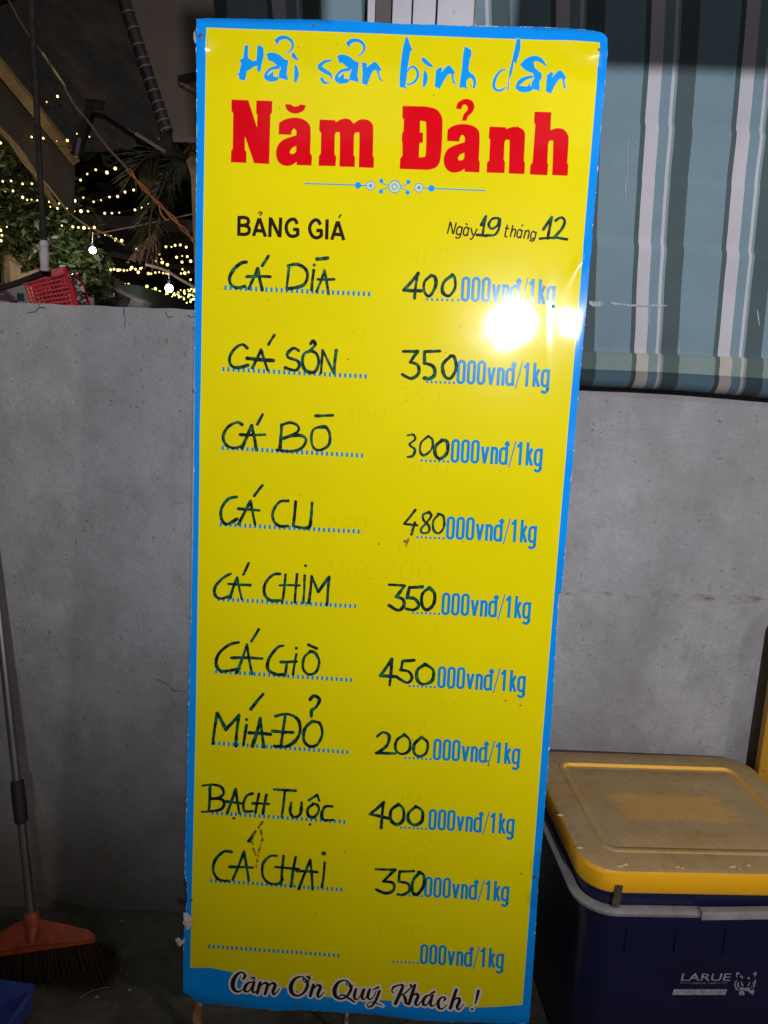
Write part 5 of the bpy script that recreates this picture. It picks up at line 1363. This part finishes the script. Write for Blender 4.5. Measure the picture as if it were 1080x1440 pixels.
for x, y in ((186, 360), (196, 366), (204, 372), (214, 376), (178, 364), (222, 372), (208, 352)):
    frond([(228, 300, 4.9), (220, 325, 4.8), ((x+218)/2, 345, 4.75), (x, y+6, 4.7)], .10, M_dry, 'dry_frond', 12, 1.1)

# ---- far buildings behind the lights
M_grayw = mat('far_grey_wall', (.065, .06, .052), .85, col2=(.04, .037, .033), scale=1.5)
M_dkroof = mat('far_roof', (.05, .045, .04), .8, col2=(.08, .07, .06), scale=3, stretch=(3, 1, 1))
def boxpx(x0, y0, x1, y1, d, depth): 
    a = atY(x0, y0, d); b = atY(x1, y1, d); return MB().box(((a.x+b.x)/2, d+depth/2, (a.z+b.z)/2), (abs(b.x-a.x), depth, abs(a.z-b.z)))
hs = thing('low_shed', 'low grey shed with a dark sloping eave just behind the wall left of the board', 'shed', V((atY(160, 425, 6).x, 6.3, 0)))
a = atY(120, 395, 6.2); b = atY(205, 440, 6.2)
part('wall', boxpx(118, 398, 196, 500, 6.2, 2.0), mat('shed_green', (.045, .06, .045), .8, col2=(.03, .04, .03), scale=3), hs)
m_ = MB().bar(atY(108, 386, 6.0), atY(196, 432, 6.0), .10, .5); part('eave', m_, M_dkroof, hs)
m_ = MB().bar(atY(112, 382, 6.02), atY(150, 401, 6.02), .02, .4); part('fascia', m_, M_grayw, hs)
for k in range(7): 
    x = 133+k*7; part('board', boxpx(x, 378+k*3.5, x+6.2, 400+k*3.7, 6.5, .03), M_grayw, hs)
h2 = thing('far_building', 'dim grey building with a long roof edge and lit tube far behind the fairy lights', 'building', V((atY(240, 380, 12).x, 13, 0)))
part('wall', boxpx(150, 335, 420, 520, 12, 5), M_grayw, h2)
part('roof', boxpx(140, 318, 430, 336, 11.6, 5.6), mat('far_roof_pale', (.09, .08, .065), .8, col2=(.05, .045, .04), scale=2), h2)
for x, y, w_, h_ in ((190, 385, 9, 36), (202, 385, 8, 36), (238, 385, 16, 40)): part('window', boxpx(x, y, x+w_, y+h_, 11.93, .05), mat('far_window', (.05, .055, .07), .25), h2)
h3 = thing('awning_roof', 'dark brown sloping roof above the dense rows of fairy lights', 'roof', atY(210, 370, 8))
part('sheet', MB().bar(atY(150, 362, 8), atY(330, 372, 8), .12, 1.6, up=(0, -1, .3)), mat('brown_roof', (.075, .05, .035), .8, col2=(.05, .035, .028), scale=3), h3)
part('beam', MB().bar(atY(130, 352, 7.8), atY(330, 392, 7.4), .05, .05), M_dkroof, h3)
vh = thing('white_van', 'pale vehicle panel glimpsed between the tree trunk and the red basket', 'van', atY(20, 418, 3.6))
part('body', boxpx(-30, 398, 42, 470, 3.6, .8), mat('van_paint', (.38, .34, .33), .5, col2=(.28, .26, .26), scale=3), vh)
part('stripe', boxpx(23.5, 412, 32.5, 423, 3.585, .014), mat('van_green', (.02, .06, .05), .4), vh)
part('mudguard', tube_px([(-10, 408), (4, 409), (14, 415), (22, 424)], [3.4]*4, .012, 8), mat('plum_paint', (.13, .06, .10), .3), vh, smooth=True)
solo('night_sky_backdrop', MB().add([(-70, 75, -3), (60, 75, -3), (60, 75, 60), (-70, 75, 60)], [(0, 1, 2, 3)]), mat('night_black', (.004, .004, .005), 1), kind='structure')

# ---- lights in the distance
def emat(n, c, s): return mat(n, (.8, .8, .8), .5, emit=c, estr=s)
E_warm = emat('warm_bulb', (1, .72, .22), 3.6); E_yel = emat('yellow_bulb', (1, .66, .14), 2.0); E_or = emat('amber_bulb', (1, .50, .16), 2.2); E_gr = emat('yellow_green_bulb', (.86, .92, .16), 3.2); E_wh = emat('white_lamp', (.92, .95, 1), 22)
z3 = 3.857
def T3(P): return [(x/z3, y/z3) for x, y in P]
def T4(P): return [(x/z3, 220+y/z3) for x, y in P]
strings = [
 (T3([(-60,190),(8,232),(62,170)]), 3.6, 'w', 'short string of warm fairy lights at the extreme upper left'),
 (T3([(-30,640),(127,600),(253,553),(312,523)]), 3.4, 'w', 'string of warm fairy lights crossing the tan awning bar'),
 (T3([(3,775),(57,770),(123,777),(172,743),(235,750),(307,765),(365,762),(417,725),(485,742)]), 3.4, 'w', 'string of warm fairy lights across the brown valance'),
 (T4([(15,135),(60,133),(122,148),(173,148),(287,147),(335,147),(385,130),(437,128),(473,95),(519,72),(580,87),(625,65)]), 4.2, 'w', 'uppermost long fairy light string below the awning arm'),
 (T4([(28,188),(70,187),(123,222),(147,235),(171,234),(202,238),(268,245),(320,255),(364,257),(405,240),(452,223),(508,246),(548,237),(594,220),(638,217),(678,193),(725,182)]), 4.4, 'w', 'second long fairy light string, rising to the palm fronds'),
 (T4([(273,273),(312,282),(364,282),(404,297),(439,297),(477,297),(568,308),(607,308),(647,305),(732,290),(766,275),(802,255)]), 4.6, 'w', 'third fairy light string sagging below the valance corner'),
 (T4([(-20,360),(37,382),(2,400),(10,428),(5,457)]), 4.2, 'w', 'few yellow fairy lights caught in the leaves at far left'),
 (T4([(335,375),(395,382),(425,385),(455,387),(483,388),(512,385),(570,425),(600,434),(627,451),(660,457)]), 4.2, 'w', 'fairy light string just above the left white bulb'),
 (T4([(743,503),(805,515),(864,530),(875,556),(908,587),(958,547),(988,540),(1016,543),(1034,568)]), 5.0, 'w', 'fairy light string under the dry palm fronds'),
 (T4([(843,487),(900,490),(930,490),(950,482),(978,480),(1010,492),(1060,500)]), 5.6, 'w', 'fairy light string close below the orange cable end'),
 (T4([(843,568),(880,575),(987,573),(990,612),(1023,628),(1002,633),(982,635),(1034,668)]), 5.4, 'w', 'small bunch of fairy lights against the left edge of the board'),
 (T4([(555,610),(580,615),(600,615),(618,612),(640,617),(652,615),(672,618),(690,618),(708,612),(715,603),(735,612),(750,628),(762,608),(770,603),(805,635),(820,636),(842,630),(863,628),(885,633),(900,635),(912,637),(936,638)]), 6.5, 'w', 'dense level row of fairy lights between the two white bulbs'),
 (T4([(573,645),(595,650),(637,677),(678,692),(697,694),(762,715),(797,705),(797,722),(825,722),(843,718),(866,735),(866,748),(885,748),(893,755)]), 7.0, 'g', 'fairy lights sloping down to the right white bulb'),
]
from functools import lru_cache
MBmesh = {}
def bulb_mesh(M, key, r):
    k = (key, round(r, 4))
    if k not in MBmesh:
        m_ = MB().ball((0, 0, 0), r, 8, 5); MBmesh[k] = mesh_from('bulb', m_, M, V((0, 0, 0)), True, 0, 0)
    return MBmesh[k]
def add_bulb(root, q, M, key, r):
    o = bpy.data.objects.new('bulb', bulb_mesh(M, key, r)); COL.objects.link(o); o.parent = root; o.location = q-WL[root.name]; WL[o.name] = WL[root.name]
random.seed(5)
for P, d, kind_, lab in strings:
    t = thing('string_light', lab, 'string light', atY(P[len(P)//2][0], P[len(P)//2][1], d), 'warm fairy light strings beyond the wall')
    pts = []
    for i in range(len(P)-1):
        a = atY(P[i][0], P[i][1]-1.2, d); b = atY(P[i+1][0], P[i+1][1]-1.2, d)
        pts += [a, a.lerp(b, .5)+V((0, 0, -.012*(b-a).length))]
    pts.append(atY(P[-1][0], P[-1][1]-1.2, d))
    part('cord', MB().tube(pts, .0011*d/4, 4), M_blackm, t)
    for i, (x, y) in enumerate(P):
        rpx = random.choice((1.0, 1.3, 1.5, 1.7, 2.05)); k = random.random(); key = kind_
        M = {'w': E_warm, 'g': E_gr}[kind_]
        if k < .14: M = E_or; key = 'o'; rpx *= .75
        elif k < .5 and kind_ == 'w': M = E_yel; key = 'y'
        add_bulb(t, atY(x, y, d), M, key, round(rpx*d/FPX, 3))
cl = thing('string_light', 'tangled bunch of yellow-green fairy lights beside the right white bulb', 'string light', atY(255, 415, 6.5), 'warm fairy light strings beyond the wall')
pts = []
for k in range(58):
    s = random.random()**.7; x = 232+s*44; y = 411+s*6+random.gauss(0, 4.2*(.4+s)); y = min(426, y)
    q = atY(x, y, 6.5+random.uniform(-.3, .3)); pts.append(q); add_bulb(cl, q, E_gr if random.random() < .7 else E_warm, 'g' if random.random() < .7 else 'w', round(random.choice((.7, .9, 1.1, 1.3))*6.5/FPX, 3))
pts.sort(key=lambda q: q.x); part('cord', MB().tube(pts, .0016, 4), M_blackm, cl)
for x, y, r, d, lab in ((130.4, 352, 4.4, 4.4, 'bright round white bulb hanging above the red basket'), (237.8, 405.4, 5.4, 6.0, 'bright round white bulb hanging low beside the board edge')):
    q = atY(x, y, d); t = thing('bulb_lamp', lab, 'lamp', q)
    part('globe', MB().ball(q, r*d/FPX, 16, 10), E_wh, t, smooth=True, auto=0)
    part('socket', MB().tube([q+V((0, 0, r*d/FPX*.9)), q+V((0, 0, r*d/FPX*1.9))], r*d/FPX*.35, 8), M_blackm, t)
    part('cord', MB().tube([q+V((0, 0, r*d/FPX*1.9)), atY(x, y-26, d)], .002*d/4, 5), M_cord, t)
    ld = bpy.data.lights.new('bulb_glow', 'POINT'); ld.energy = 4; ld.color = (.93, .96, 1); ld.shadow_soft_size = .02
    lo_ = bpy.data.objects.new('bulb_glow', ld); COL.objects.link(lo_); lo_.location = (q.x, q.y-r*d/FPX-.04, q.z-.02)
q = atY(242, 327, 9.0); t = thing('tube_lamp', 'small lit white fluorescent tube under the pale roof edge', 'lamp', q)
part('tube', MB().tube([atY(237, 327, 9), atY(247, 327.5, 9)], .013, 8), E_wh, t); part('batten', MB().bar(atY(215, 325, 9.05), atY(250, 326, 9.05), .03, .03), M_grayw, t)
q = atY(180, 150, 2.9)
ld = bpy.data.lights.new('added_warm_fill', 'POINT'); ld.energy = 9; ld.color = (1, .72, .42); ld.shadow_soft_size = .25  # unseen warm fill lamp, added to light the awning and leaves
lo_ = bpy.data.objects.new('added_warm_fill', ld); COL.objects.link(lo_); lo_.location = atY(120, 330, 3.9)
